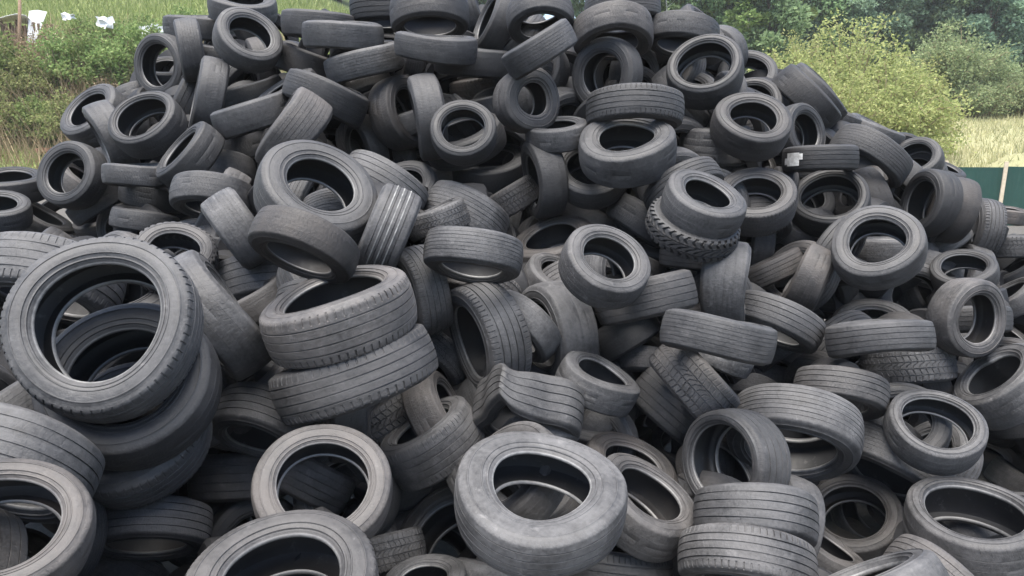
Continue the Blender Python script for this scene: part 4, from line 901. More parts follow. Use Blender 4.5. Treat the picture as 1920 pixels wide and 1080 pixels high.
((-1.949, 3.557, 0.446), (-0.619, -0.061, -0.783), 0.625),
((1.596, 5.466, -0.026), (0.837, 0.138, -0.529), 0.61),
((5.234, 7.865, 0.51), (0.741, -0.671, 0.022), 0.608),
((2.371, 7.578, 1.732), (0.945, -0.058, 0.322), 0.602),
((-1.972, 7.998, 2.64), (-0.088, -0.07, 0.994), 0.586),
((-0.154, 4.466, -0.544), (0.939, 0.285, -0.194), 0.611),
((-0.474, 5.047, 1.071), (0.96, -0.234, -0.153), 0.573),
((-3.602, 7.25, 1.722), (-0.228, 0.035, -0.973), 0.564),
((1.186, 3.753, -0.47), (0.603, -0.135, 0.786), 0.619),
((2.897, 8.003, 2.127), (-0.254, 0.796, 0.55), 0.618),
((3.703, 7.464, 1.539), (-0.548, 0.064, 0.834), 0.56),
((0.369, 6.712, 1.857), (-0.209, 0.056, -0.976), 0.587),
((2.254, 5.45, -0.195), (-0.717, -0.119, -0.687), 0.561),
((4.674, 6.057, -0.586), (0.584, -0.78, -0.225), 0.596),
((3.175, 7.184, 1.013), (-0.477, -0.878, -0.036), 0.575),
((-3.466, 4.498, 0.716), (-0.734, 0.553, -0.394), 0.615),
((-1.46, 4.548, -0.413), (0.428, 0.903, -0.022), 0.637),
((0.521, 4.249, -0.363), (-0.369, 0.892, 0.261), 0.627),
((3.414, 5.696, -0.587), (-0.246, 0.64, 0.728), 0.606),
((0.973, 7.843, 2.787), (-0.119, -0.476, 0.872), 0.627),
((1.341, 6.511, 1.519), (0.497, -0.859, -0.12), 0.583),
((3.375, 6.999, 0.844), (-0.774, 0.615, -0.152), 0.609),
((-2.509, 7.808, 2.296), (-0.449, -0.866, 0.219), 0.561),
((1.552, 8.164, 2.553), (0.89, -0.091, 0.446), 0.563),
((3.918, 7.025, 0.112), (0.782, -0.176, 0.598), 0.616),
((-3.998, 6.882, 0.788), (-0.632, 0.226, -0.741), 0.637),
((3.276, 6.305, -0.283), (0.157, -0.39, 0.907), 0.626),
((-1.894, 1.962, 0.271), (-0.959, -0.283, -0.025), 0.613),
((-0.446, 3.225, -0.735), (0.065, -0.953, 0.295), 0.614),
((-0.881, 4.293, 0.827), (0.996, 0.054, -0.073), 0.593),
((1.383, 3.719, -0.651), (0.061, -0.307, -0.95), 0.597),
((-0.778, 2.783, -0.275), (-0.538, -0.752, 0.382), 0.565),
((0.728, 7.162, 1.883), (0.955, -0.188, 0.229), 0.571),
((2.167, 6.206, 0.497), (-0.066, -0.761, 0.645), 0.588),
((4.386, 4.445, -0.37), (-0.262, 0.205, -0.943), 0.591),
((-0.858, 4.497, 0.478), (0.253, -0.717, -0.649), 0.608),
((-0.136, 3.124, -0.585), (0.389, -0.622, 0.679), 0.599),
((-4.61, 4.919, 1.034), (0.733, -0.15, -0.663), 0.607),
((2.978, 4.046, -0.674), (-0.43, 0.492, 0.757), 0.576),
((-2.577, 3.723, 0.846), (0.807, 0.347, -0.479), 0.562),
((-2.296, 4.979, 0.646), (0.413, -0.91, 0.017), 0.623),
((0.725, 7.74, 2.846), (-0.397, -0.343, 0.851), 0.605),
((5.06, 6.825, 0.227), (-0.636, 0.725, -0.264), 0.609),
((3.913, 7.129, 0.756), (-0.904, -0.372, 0.212), 0.608),
((-1.366, 4.889, 1.31), (0.571, -0.33, 0.752), 0.564),
((-3.261, 3.711, 0.838), (0.151, -0.185, 0.971), 0.567),
((1.512, 7.243, 1.826), (-0.559, -0.412, 0.719), 0.583),
((0.518, 4.961, -0.347), (-0.55, 0.633, 0.545), 0.575),
((2.547, 7.411, 1.813), (-0.023, -0.968, -0.249), 0.593),
((-1.895, 7.871, 2.353), (-0.516, 0.836, -0.189), 0.614),
((5.436, 7.628, 0.515), (-0.949, -0.113, -0.294), 0.571),
((-4.435, 6.121, 0.864), (-0.892, -0.398, 0.217), 0.637),
((1.412, 3.807, -0.326), (-0.814, 0.392, 0.43), 0.602),
((-1.636, 5.271, 0.849), (-0.999, 0.012, 0.049), 0.591),
((5.23, 6.123, 0.267), (0.25, 0.559, -0.791), 0.64),
((0.571, 4.155, -0.621), (0.049, 0.238, 0.97), 0.593),
((1.039, 6.532, 1.87), (0.63, 0.319, 0.708), 0.585),
((3.377, 4.16, -0.595), (0.826, -0.413, -0.383), 0.615),
((5.331, 6.801, 0.518), (-0.131, -0.86, 0.493), 0.61),
((4.968, 6.6, 0.365), (-0.532, -0.349, 0.771), 0.563),
((3.3, 6.129, -0.098), (0.337, -0.939, 0.069), 0.582),
((-2.004, 5.431, 0.555), (-0.985, -0.143, -0.099), 0.609),
((-2.493, 2.718, 0.721), (-0.065, -0.971, -0.23), 0.609),
((4.373, 4.838, -0.183), (0.822, 0.465, -0.328), 0.629),
((0.317, 4.095, -0.38), (0.244, -0.398, 0.885), 0.571),
((-1.112, 2.553, -0.012), (0.196, -0.427, 0.883), 0.564),
((-0.538, 5.543, 0.758), (0.197, -0.525, -0.828), 0.568),
((-3.787, 4.113, 0.891), (0.325, -0.03, 0.945), 0.623),
((5.197, 5.586, 0.083), (0.401, 0.05, -0.915), 0.579),
((-2.385, 2.697, 0.434), (-0.242, 0.92, 0.309), 0.594),
((3.624, 4.117, -0.677), (-0.59, -0.299, -0.75), 0.632),
((-3.859, 4.407, 0.938), (0.165, 0.716, -0.679), 0.58),
((-2.934, 3.862, 0.859), (-0.719, -0.685, -0.121), 0.619),
((4.613, 5.889, -0.283), (-0.725, 0.005, 0.689), 0.596),
((-3.152, 4.901, 1.113), (0.129, 0.036, 0.991), 0.562),
((-0.164, 5.273, 0.296), (0.245, -0.283, 0.927), 0.634),
((1.247, 6.427, 1.288), (0.732, 0.358, -0.579), 0.584),
((-0.283, 5.583, 0.569), (0.876, 0.057, 0.479), 0.599),
((-2.86, 6.904, 1.723), (-0.836, -0.548, -0.038), 0.594),
((0.163, 5.031, 0.199), (-0.04, 0.352, 0.935), 0.581),
((3.971, 4.224, -0.537), (0.835, -0.516, -0.193), 0.565),
((0.137, 3.734, -0.472), (-0.656, 0.606, 0.449), 0.582),
((5.565, 7.445, 0.674), (-0.782, 0.602, 0.16), 0.59),
((3.742, 4.329, -0.446), (0.898, -0.111, -0.426), 0.627),
((-2.871, 7.148, 1.872), (-0.113, -0.678, 0.727), 0.637),
((4.679, 5.738, -0.597), (0.436, -0.788, 0.435), 0.613),
((-2.767, 2.952, 0.767), (-0.054, -0.754, 0.655), 0.624),
((4.066, 7.862, 1.487), (-0.714, 0.163, -0.681), 0.582),
((5.736, 6.214, 0.299), (-0.364, -0.341, -0.866), 0.623),
((3.717, 7.915, 1.605), (0.344, 0.307, -0.887), 0.571),
((-3.265, 8.205, 2.405), (0.218, 0.114, 0.969), 0.596),
((-0.956, 8.051, 2.941), (-0.897, 0.228, -0.379), 0.636),
((-1.637, 2.064, 0.196), (-0.918, 0.298, -0.262), 0.622),
((4.925, 5.664, 0.109), (0.191, 0.414, -0.89), 0.626),
((4.455, 5.698, 0.121), (-0.385, -0.582, -0.716), 0.602),
((5.235, 6.556, 0.424), (-0.405, -0.682, -0.608), 0.602),
((2.316, 8.378, 2.565), (0.752, -0.652, -0.102), 0.564),
((-1.042, 6.167, 1.29), (-0.386, -0.192, -0.902), 0.625),
((4.825, 7.895, 0.814), (-0.081, -0.04, 0.996), 0.64),
((4.946, 5.98, 0.217), (-0.776, -0.614, 0.143), 0.582),
((5.577, 6.577, 0.432), (0.279, -0.653, 0.704), 0.616),
((-4.097, 4.752, 1.0), (0.352, 0.341, 0.871), 0.594),
((0.13, 5.444, 0.536), (-0.554, -0.493, -0.671), 0.565),
((5.875, 6.454, 0.386), (0.103, 0.812, 0.574), 0.594),
((-0.824, 5.171, 0.839), (-0.035, 0.895, 0.444), 0.634),
((1.56, 6.954, 1.54), (-0.948, 0.293, -0.127), 0.584),
((4.969, 5.246, -0.034), (0.74, 0.404, 0.538), 0.639),
((0.742, 6.744, 1.133), (0.124, 0.892, -0.434), 0.63),
((4.675, 4.772, -0.21), (-0.447, -0.74, 0.502), 0.63),
((-3.7, 3.863, 0.857), (-0.981, 0.073, 0.18), 0.613),
((2.035, 6.653, 0.735), (-0.412, 0.241, -0.879), 0.633),
((0.859, 6.875, 2.023), (0.63, 0.713, -0.309), 0.572),
((-0.566, 5.041, 0.008), (-0.097, -0.051, -0.994), 0.573),
((-0.316, 8.129, 2.653), (0.841, 0.139, -0.523), 0.581),
((1.076, 6.739, 1.169), (-0.419, -0.364, 0.832), 0.565),
((-2.893, 3.307, 0.796), (-0.712, 0.089, -0.696), 0.618),
((-2.405, 6.853, 1.497), (-0.102, -0.387, 0.916), 0.578),
((-4.21, 4.457, 0.946), (-0.628, 0.591, 0.506), 0.573),
((0.507, 3.516, -0.685), (0.64, 0.764, -0.082), 0.577),
((4.5, 5.248, -0.033), (-0.805, -0.143, 0.575), 0.615),
((-3.458, 4.04, 0.881), (-0.074, -0.749, -0.658), 0.595),
((4.246, 4.173, -0.594), (0.929, -0.357, 0.096), 0.562),
((1.431, 5.747, 1.348), (-0.792, 0.061, 0.608), 0.579),
((0.476, 5.178, 0.265), (-0.982, -0.074, 0.171), 0.604),
((6.263, 7.148, 0.658), (-0.083, -0.326, 0.942), 0.561),
((-0.122, 7.716, 2.427), (-0.87, 0.485, 0.094), 0.636),
((-2.994, 3.589, 0.824), (0.304, 0.153, 0.94), 0.639),
((1.618, 4.807, -0.369), (0.025, 0.974, -0.226), 0.608),
((1.849, 7.36, 1.828), (0.935, -0.333, -0.122), 0.57),
((0.437, 7.181, 1.867), (-0.579, -0.077, -0.812), 0.594),
((-4.384, 5.054, 1.063), (0.131, 0.123, -0.984), 0.572),
((6.176, 6.549, 0.421), (0.02, -0.734, -0.679), 0.58),
((0.132, 3.257, -0.6), (-0.406, -0.506, -0.761), 0.602),
((4.053, 4.572, -0.301), (-0.578, 0.289, -0.763), 0.595),
((-3.833, 4.747, 0.999), (0.99, 0.084, 0.111), 0.605),
((-1.368, 7.989, 2.977), (0.72, -0.227, 0.656), 0.592),
((-1.803, 7.648, 2.178), (-0.823, -0.514, 0.244), 0.624),
((1.77, 7.709, 2.321), (-0.681, 0.721, -0.127), 0.639),
((-2.55, 7.223, 1.661), (-0.789, -0.501, 0.357), 0.569),
((4.709, 5.038, -0.107), (0.668, 0.729, 0.148), 0.618),
((-3.573, 4.313, 0.922), (-0.64, -0.136, 0.757), 0.567),
((-4.049, 5.098, 1.072), (0.854, 0.404, -0.327), 0.623),
((-1.093, 5.666, 1.564), (0.091, -0.607, 0.789), 0.577),
((2.267, 6.81, 0.862), (0.223, -0.174, 0.959), 0.636),
((-2.009, 1.931, 0.579), (0.539, 0.445, 0.715), 0.577),
((5.838, 7.026, 0.608), (0.124, -0.251, -0.96), 0.631),
((3.483, 7.795, 1.589), (-0.057, -0.057, 0.997), 0.625),
((3.156, 7.936, 1.983), (0.776, -0.613, 0.148), 0.579),
((4.193, 7.713, 1.162), (-0.897, 0.301, -0.323), 0.613),
((-1.003, 2.603, -0.254), (0.665, 0.572, 0.48), 0.579),
((-3.245, 3.386, 0.803), (-0.054, 0.998, 0.035), 0.569),
((1.771, 5.039, -0.206), (0.883, -0.106, 0.458), 0.598),
((-3.497, 4.684, 0.995), (0.291, -0.171, -0.941), 0.578),
((1.369, 5.624, 0.235), (0.748, -0.148, -0.647), 0.629),
((1.014, 3.596, -0.682), (0.533, 0.413, -0.739), 0.634),
((5.509, 5.848, 0.172), (-0.142, 0.977, -0.161), 0.569),
((-0.903, 4.881, 1.079), (-0.877, -0.478, -0.043), 0.581),
((-1.291, 2.355, -0.031), (0.021, -0.01, -1.0), 0.611),
((6.145, 6.895, 0.555), (0.444, -0.891, 0.099), 0.612),
((-2.841, 4.46, 0.974), (0.192, 0.5, 0.845), 0.623),
((-2.747, 4.498, 0.697), (-0.33, 0.368, -0.869), 0.566),
((-3.226, 7.045, 1.327), (-0.102, -0.405, -0.909), 0.575),
((1.133, 6.796, 2.078), (-0.58, -0.167, -0.797), 0.577),
((-1.255, 5.403, 1.173), (-0.911, -0.277, 0.307), 0.632),
((2.363, 5.367, -0.631), (0.107, -0.069, -0.992), 0.61),
((4.87, 6.59, -0.1), (0.789, -0.612, -0.051), 0.592),
((4.676, 5.792, 0.005), (0.134, 0.264, -0.955), 0.579),
((-2.133, 2.127, 0.511), (0.396, 0.261, -0.88), 0.6),
((1.861, 4.905, -0.403), (0.298, -0.722, -0.625), 0.589),
((-2.207, 5.379, 0.776), (0.6, 0.311, -0.737), 0.609),
((-1.783, 5.565, 0.778), (-0.123, 0.37, -0.921), 0.6),
((3.354, 8.509, 2.108), (-0.529, -0.153, 0.835), 0.614),
((-2.993, 7.658, 2.104), (-0.269, 0.753, 0.6), 0.634),
((-0.249, 5.645, 0.814), (-0.294, -0.312, -0.903), 0.56),
((-1.884, 5.482, 0.984), (-0.766, 0.173, 0.619), 0.586),
((-2.05, 3.948, 0.774), (0.078, -0.276, -0.958), 0.635),
((-1.538, 4.331, 0.465), (0.097, -0.605, 0.79), 0.611),
((-0.731, 3.505, -0.522), (0.616, 0.572, 0.542), 0.636),
((-1.767, 2.732, -0.197), (0.937, 0.348, 0.009), 0.566),
((4.135, 4.897, -0.339), (-0.109, 0.943, -0.314), 0.581),
((-0.819, 2.942, -0.467), (0.676, 0.363, -0.641), 0.582),
((-3.781, 5.168, 1.006), (-0.318, -0.894, 0.317), 0.597),
((3.341, 6.622, 0.186), (0.447, 0.804, 0.392), 0.562),
((3.742, 6.462, -0.084), (0.98, -0.001, 0.199), 0.606),
((2.495, 6.531, 0.71), (-0.537, -0.341, -0.772), 0.611),
((-3.187, 4.596, 0.779), (-0.107, 0.89, -0.443), 0.578),
((4.656, 7.718, 0.932), (0.42, -0.521, 0.743), 0.59),
((4.383, 7.507, 0.732), (0.137, 0.318, 0.938), 0.565),
((-2.256, 6.458, 1.353), (0.201, 0.283, -0.938), 0.627),
((5.213, 5.33, -0.163), (0.742, -0.155, 0.652), 0.601),
((2.801, 6.67, 0.902), (-0.145, 0.377, -0.915), 0.574),
((-0.84, 4.841, 0.342), (0.008, 0.918, 0.396), 0.599),
((3.944, 6.427, 0.182), (-0.178, 0.941, 0.289), 0.593),
((4.874, 5.51, -0.096), (0.309, -0.784, -0.539), 0.589),
((4.256, 5.888, -0.1), (-0.242, -0.965, -0.102), 0.607),
((4.399, 7.324, 0.213), (0.739, -0.223, 0.636), 0.611),
((-2.106, 6.993, 1.951), (0.699, 0.62, -0.356), 0.614),
((-2.241, 5.743, 1.098), (-0.685, 0.021, -0.728), 0.612),
((1.368, 5.632, 0.512), (-0.659, -0.401, -0.636), 0.59),
((-3.218, 8.337, 2.859), (0.281, 0.96, -0.003), 0.56),
((-2.2, 3.649, 0.07), (0.728, 0.39, 0.564), 0.632),
((4.368, 5.13, -0.24), (0.52, 0.844, -0.133), 0.584),
((4.672, 6.127, 0.152), (-0.625, 0.679, -0.385), 0.619),
((0.199, 4.191, -0.575), (0.175, 0.573, 0.8), 0.637),
((-2.406, 5.22, 0.887), (0.262, 0.689, 0.676), 0.583),
((2.924, 6.181, -0.133), (0.891, 0.419, -0.177), 0.564),
((1.944, 7.031, 1.54), (-0.041, -0.879, -0.474), 0.631),
((-0.692, 6.328, 1.3), (0.068, 0.782, 0.619), 0.603),
((-0.417, 7.115, 1.586), (0.798, -0.599, 0.074), 0.583),
((5.492, 7.356, 0.448), (0.167, 0.986, 0.028), 0.567),
((-3.001, 3.064, 0.661), (-0.369, -0.08, -0.926), 0.631),
((4.077, 7.442, 1.081), (0.122, -0.576, 0.808), 0.616),
((6.506, 7.127, 0.51), (0.393, 0.25, -0.885), 0.639),
((1.688, 5.681, 0.478), (0.253, 0.692, -0.676), 0.58),
((1.474, 6.36, 1.215), (-0.575, 0.694, 0.434), 0.634),
((-2.46, 4.788, 0.66), (0.284, 0.004, -0.959), 0.602),
((-2.675, 3.308, 0.534), (0.989, -0.029, 0.142), 0.592),
((1.386, 6.219, 1.499), (0.044, 0.379, 0.924), 0.618),
((-1.16, 4.401, 0.451), (0.809, 0.547, 0.213), 0.61),
((-2.938, 3.975, 0.629), (-0.269, 0.388, 0.882), 0.561),
((0.587, 5.271, -0.221), (-0.99, -0.093, -0.11), 0.595),
((-1.875, 2.39, 0.156), (-0.931, 0.366, 0.016), 0.566),
((-1.591, 5.956, 1.607), (0.552, -0.384, -0.74), 0.577),
((-2.187, 2.322, 0.317), (-0.481, -0.833, -0.275), 0.61),
((1.299, 7.072, 2.161), (0.098, -0.549, 0.83), 0.57),
((-2.262, 3.734, 0.56), (0.659, 0.151, -0.737), 0.592),
((2.29, 5.866, -0.169), (-0.757, -0.251, 0.604), 0.615),
((1.676, 4.269, -0.731), (0.426, -0.482, 0.766), 0.626),
((5.018, 6.084, -0.081), (0.798, -0.463, -0.386), 0.569),
((0.932, 6.957, 1.22), (-0.122, 0.211, -0.97), 0.632),
((-1.268, 4.963, 0.938), (-0.06, 0.678, -0.733), 0.592),
((-0.294, 4.817, 0.124), (0.858, -0.074, -0.509), 0.605),
((-2.628, 2.689, 0.442), (0.986, 0.056, -0.155), 0.592),
((4.992, 5.715, -0.223), (-0.907, 0.029, -0.419), 0.562),
((4.686, 5.615, -0.262), (-0.769, 0.617, -0.168), 0.6),
((5.798, 6.487, 0.073), (0.123, 0.517, 0.847), 0.61),
((4.147, 7.434, 0.732), (0.955, -0.291, 0.063), 0.574),
((-1.011, 3.068, -0.622), (-0.628, -0.006, -0.778), 0.624),
((6.473, 6.929, 0.248), (0.899, 0.266, 0.347), 0.608),
((-3.766, 8.532, 2.312), (0.923, -0.049, -0.381), 0.608),
((-4.131, 4.424, 0.702), (0.384, 0.537, -0.752), 0.596),
((-0.239, 5.327, 0.6), (0.99, -0.138, -0.015), 0.57),
((4.037, 5.698, -0.064), (0.169, -0.617, -0.769), 0.616),
((0.091, 6.72, 0.863), (0.846, -0.533, 0.001), 0.586),
((-3.385, 3.716, 0.59), (0.79, 0.37, 0.488), 0.614),
((2.441, 6.735, 0.576), (-0.477, -0.837, -0.268), 0.634),
((5.02, 5.176, -0.45), (0.318, -0.782, -0.536), 0.579),
((-2.734, 3.641, 0.574), (0.825, -0.56, 0.073), 0.582),
((5.846, 7.097, 0.317), (0.874, -0.274, 0.401), 0.578),
((4.444, 4.955, -0.564), (0.331, -0.923, -0.194), 0.573),
((6.025, 7.41, 0.451), (0.959, -0.275, 0.074), 0.58),
((-3.714, 3.89, 0.615), (0.722, 0.399, 0.565), 0.638),
((4.697, 4.736, -0.709), (-0.123, -0.746, 0.654), 0.599),
((-2.366, 7.381, 2.118), (0.355, -0.082, 0.931), 0.599),
((-1.957, 6.02, 1.208), (-0.199, -0.973, 0.113), 0.561),
((-4.037, 4.768, 0.767), (0.877, 0.467, -0.11), 0.625),
((2.425, 8.095, 2.384), (0.331, -0.508, 0.795), 0.562),
((-2.239, 5.951, 1.252), (0.174, -0.766, -0.619), 0.574),
((6.243, 6.696, 0.155), (-0.327, -0.271, 0.905), 0.585),
((5.38, 5.602, -0.267), (-0.73, -0.203, -0.653), 0.597),
((0.419, 5.502, 0.396), (-0.149, 0.127, -0.981), 0.57),
((-2.223, 2.252, -0.015), (0.442, -0.824, -0.353), 0.573),
((-3.448, 6.786, 1.0), (0.446, 0.456, -0.77), 0.588),
((-0.965, 3.206, -0.119), (-0.803, -0.595, -0.045), 0.576),
((1.679, 7.62, 1.952), (0.817, 0.393, 0.423), 0.593),
((-1.251, 6.154, 1.482), (-0.196, 0.386, -0.902), 0.595),
((-3.062, 8.068, 2.402), (-0.57, -0.47, -0.674), 0.637),
((-1.623, 5.639, 0.979), (-0.302, -0.355, 0.885), 0.623),
((-4.293, 4.978, 0.811), (0.857, -0.217, 0.468), 0.603),
((-1.472, 2.749, -0.378), (-0.746, -0.55, -0.375), 0.561),
((5.46, 6.324, 0.011), (0.376, 0.589, 0.716), 0.592),
((-3.677, 4.775, 0.769), (-0.206, 0.559, 0.803), 0.599),
((-4.406, 4.669, 0.748), (0.201, -0.792, -0.577), 0.596),
((-0.652, 4.726, 0.142), (0.417, -0.261, -0.87), 0.561),
((-4.748, 5.04, 0.824), (0.776, 0.4, 0.488), 0.563),
((4.597, 5.26, -0.411), (-0.689, 0.66, 0.299), 0.58),
((-3.054, 3.531, 0.564), (0.611, 0.485, 0.626), 0.638),
((5.433, 7.143, 0.339), (-0.555, -0.798, -0.236), 0.567),
((5.684, 6.017, -0.107), (-0.532, -0.818, -0.218), 0.634),
((4.191, 4.788, -0.67), (0.051, 0.107, -0.993), 0.63),
((0.815, 5.664, 0.166), (0.803, -0.429, -0.413), 0.59),
((-1.106, 4.834, -0.002), (-0.434, 0.745, -0.508), 0.626),
((-3.09, 4.905, 0.864), (0.875, -0.433, 0.214), 0.593),
((5.398, 6.828, 0.207), (0.72, -0.605, 0.341), 0.574),
((-4.466, 5.338, 0.892), (0.447, -0.832, -0.328), 0.633),
((-2.884, 2.913, 0.48), (0.123, 0.952, 0.281), 0.571),
((-3.267, 4.105, 0.648), (-0.348, 0.936, -0.047), 0.637),
((-1.631, 4.587, 0.815), (0.49, 0.351, -0.798), 0.597),
((5.357, 7.631, 0.264), (0.411, -0.902, 0.134), 0.622),
((2.27, 8.28, 2.291), (-0.525, -0.559, -0.642), 0.628),
((4.511, 5.387, -0.609), (-0.115, 0.688, 0.716), 0.591),
((-2.93, 3.374, 0.367), (0.189, -0.577, 0.795), 0.566),
((-2.52, 3.744, 0.394), (-0.427, 0.221, 0.877), 0.588),
((4.029, 7.596, 0.329), (0.081, 0.502, 0.861), 0.609),
((-1.649, 5.439, 0.622), (-0.209, 0.466, -0.86), 0.569),
((1.08, 7.045, 1.963), (-0.796, 0.165, 0.583), 0.585),
((1.795, 6.287, 0.714), (0.328, -0.887, 0.327), 0.6),
((-2.965, 4.574, 0.602), (-0.05, 0.604, 0.795), 0.597),
((-2.701, 2.871, 0.263), (0.039, -0.995, 0.093), 0.619),
((-2.303, 2.493, -0.142), (0.639, -0.654, -0.405), 0.593),
((4.885, 5.227, -0.697), (-0.104, 0.676, -0.73), 0.614),
((1.188, 5.831, 0.561), (0.408, -0.105, -0.907), 0.587),
((2.255, 6.116, 0.186), (0.056, -0.997, 0.051), 0.636),
((-1.722, 2.901, -0.373), (0.27, -0.679, -0.682), 0.61),
((-1.042, 4.663, 0.59), (-0.228, -0.527, -0.819), 0.628),
((-2.315, 3.549, -0.473), (-0.933, -0.348, 0.096), 0.571),
((4.043, 6.176, -0.123), (0.539, 0.007, 0.842), 0.569),
((-0.813, 5.264, 0.159), (-0.14, -0.493, 0.859), 0.63),
((-4.032, 4.189, 0.506), (0.523, 0.067, -0.85), 0.601),
((2.262, 6.044, -0.402), (0.933, 0.314, 0.174), 0.638),
((6.627, 7.262, 0.188), (0.831, -0.45, 0.327), 0.634),
((-3.483, 7.104, 1.323), (0.637, -0.356, -0.684), 0.61),
((-2.495, 2.587, 0.151), (-0.099, 0.188, 0.977), 0.565),
((5.215, 6.448, -0.149), (-0.406, 0.403, 0.82), 0.629),
((5.487, 6.035, -0.317), (-0.381, -0.893, 0.238), 0.63),
((5.86, 7.401, 0.249), (0.346, 0.093, 0.934), 0.579),
((-0.464, 6.428, 1.026), (-0.245, 0.326, 0.913), 0.614),
((0.139, 7.498, 2.204), (0.983, -0.136, -0.119), 0.566),
((-1.124, 3.343, -0.472), (-0.596, -0.796, 0.107), 0.64),
((-1.394, 3.118, -0.639), (0.097, -0.111, 0.989), 0.625),
((3.201, 6.29, 0.075), (-0.345, 0.261, 0.902), 0.608),
((5.946, 6.637, -0.073), (0.449, 0.012, -0.893), 0.601),
((1.562, 4.425, -0.519), (-0.047, -0.362, -0.931), 0.588),
((1.226, 4.26, -0.685), (0.195, -0.565, 0.802), 0.621),
((-3.374, 5.167, 0.766), (-0.276, 0.155, -0.948), 0.608),
((1.702, 5.276, -0.261), (-0.866, -0.099, 0.49), 0.579),
((-4.132, 7.121, 0.828), (0.721, 0.05, 0.692), 0.591),
((-3.937, 5.314, 0.752), (0.698, 0.502, -0.511), 0.594),
((-1.467, 7.516, 2.466), (-0.924, -0.041, 0.381), 0.618),
((-1.43, 5.641, 1.174), (0.293, -0.764, 0.575), 0.573),
((-3.469, 4.251, 0.517), (-0.947, -0.3, 0.115), 0.581),
((-2.171, 7.2, 1.648), (-0.512, -0.859, 0.001), 0.595),
((4.427, 6.025, -0.211), (0.415, 0.18, 0.892), 0.612),
((-4.256, 4.82, 0.628), (0.364, 0.362, -0.858), 0.571),
((-2.76, 5.429, 0.941), (0.797, 0.445, 0.408), 0.619),
((0.847, 6.813, 1.725), (-0.714, 0.642, -0.281), 0.57),
((-2.001, 2.605, -0.39), (-0.041, -0.499, -0.866), 0.576),
((3.678, 7.077, 0.937), (-0.161, -0.929, 0.333), 0.57),
((-0.611, 8.064, 2.476), (0.149, 0.894, -0.423), 0.571),
((3.426, 7.379, 1.121), (0.946, -0.292, 0.143), 0.637),
((5.524, 5.653, -0.481), (-0.32, -0.398, 0.86), 0.57),
((-2.541, 4.455, 0.442), (0.915, -0.365, -0.171), 0.631),
((6.078, 7.132, 0.132), (0.623, 0.03, -0.782), 0.565),
((1.371, 7.572, 2.211), (-0.281, 0.266, -0.922), 0.566),
((6.217, 7.601, 0.338), (0.457, 0.807, -0.373), 0.629),
((-2.378, 4.023, -0.305), (0.85, 0.231, -0.473), 0.6),
((-3.374, 3.435, 0.378), (0.686, -0.257, 0.681), 0.634),
((2.09, 7.416, 1.673), (-0.268, -0.637, 0.723), 0.571),
((2.576, 5.84, -0.457), (0.105, 0.092, 0.99), 0.636),
((3.7, 6.227, -0.515), (-0.91, -0.246, -0.332), 0.567),
((0.223, 3.94, -0.712), (0.94, 0.294, 0.172), 0.604),
((4.207, 6.664, 0.29), (0.721, -0.692, 0.042), 0.578),
((-3.503, 3.748, 0.188), (-0.567, 0.601, -0.563), 0.575),
((0.75, 4.461, -0.684), (-0.527, -0.713, 0.461), 0.567),
((2.648, 7.919, 1.859), (0.408, -0.841, -0.355), 0.597),
((-2.178, 3.354, -0.505), (-0.648, 0.674, -0.356), 0.58),
((-4.721, 5.573, 0.599), (-0.54, -0.015, -0.841), 0.614),
((-2.144, 4.278, 0.216), (-0.431, -0.88, -0.2), 0.574),
((-2.659, 3.386, 0.081), (-0.978, -0.21, 0.01), 0.588),
((6.393, 7.863, 0.188), (0.38, 0.925, 0.027), 0.573),
((-3.337, 4.517, 0.351), (-0.903, -0.403, 0.15), 0.596),
((4.337, 7.412, 0.49), (0.32, -0.058, -0.946), 0.625),
((4.318, 6.766, -0.028), (0.818, 0.572, 0.066), 0.604),
((0.214, 5.127, -0.481), (-0.182, -0.767, 0.616), 0.632),
((-2.554, 2.914, -0.086), (0.702, -0.043, -0.711), 0.62),
((-1.315, 3.615, -0.617), (-0.001, 0.113, -0.994), 0.569),
((-2.19, 2.928, -0.716), (-0.972, -0.065, -0.224), 0.628),
((-3.89, 5.595, 0.648), (-0.908, 0.002, -0.42), 0.623),
((-2.802, 2.772, -0.514), (-0.377, -0.917, 0.129), 0.615),
((-3.169, 5.833, 0.839), (-0.098, -0.948, -0.301), 0.593),
((5.779, 7.006, -0.2), (0.145, 0.985, 0.096), 0.604),
((-1.345, 6.225, 1.272), (-0.494, 0.184, 0.85), 0.581),
((-2.722, 4.796, 0.433), (-0.402, -0.071, -0.913), 0.583),
((-2.663, 6.993, 1.609), (-0.219, -0.975, 0.029), 0.595),
((-0.584, 5.483, 0.323), (-0.808, -0.444, -0.387), 0.611),
((-1.24, 4.722, 0.166), (-0.177, -0.77, -0.613), 0.632),
((3.796, 7.414, 0.753), (-0.549, 0.148, -0.822), 0.575),
((6.312, 6.688, -0.338), (-0.869, 0.05, 0.492), 0.612),
((4.91, 5.987, -0.656), (-0.549, 0.309, -0.776), 0.628),
((-2.309, 7.664, 2.11), (-0.459, 0.536, -0.709), 0.595),
((1.123, 7.951, 2.454), (0.337, 0.314, -0.888), 0.574),
((-3.935, 4.688, 0.388), (-0.899, -0.388, 0.203), 0.598),
((3.305, 8.005, 1.66), (-0.756, -0.396, 0.521), 0.574),
((-4.21, 4.378, 0.321), (-0.629, -0.066, 0.775), 0.582),
((0.546, 6.84, 1.619), (0.052, 0.996, 0.065), 0.611),
((5.768, 7.435, -0.01), (0.415, 0.909, 0.048), 0.586),
((1.172, 4.588, -0.713), (0.505, -0.656, -0.561), 0.609),
((-1.268, 5.321, 0.524), (-0.791, 0.253, -0.557), 0.602),
((2.211, 7.122, 1.155), (0.221, -0.024, 0.975), 0.577),
((4.896, 7.508, 0.309), (-0.782, -0.587, 0.21), 0.586),
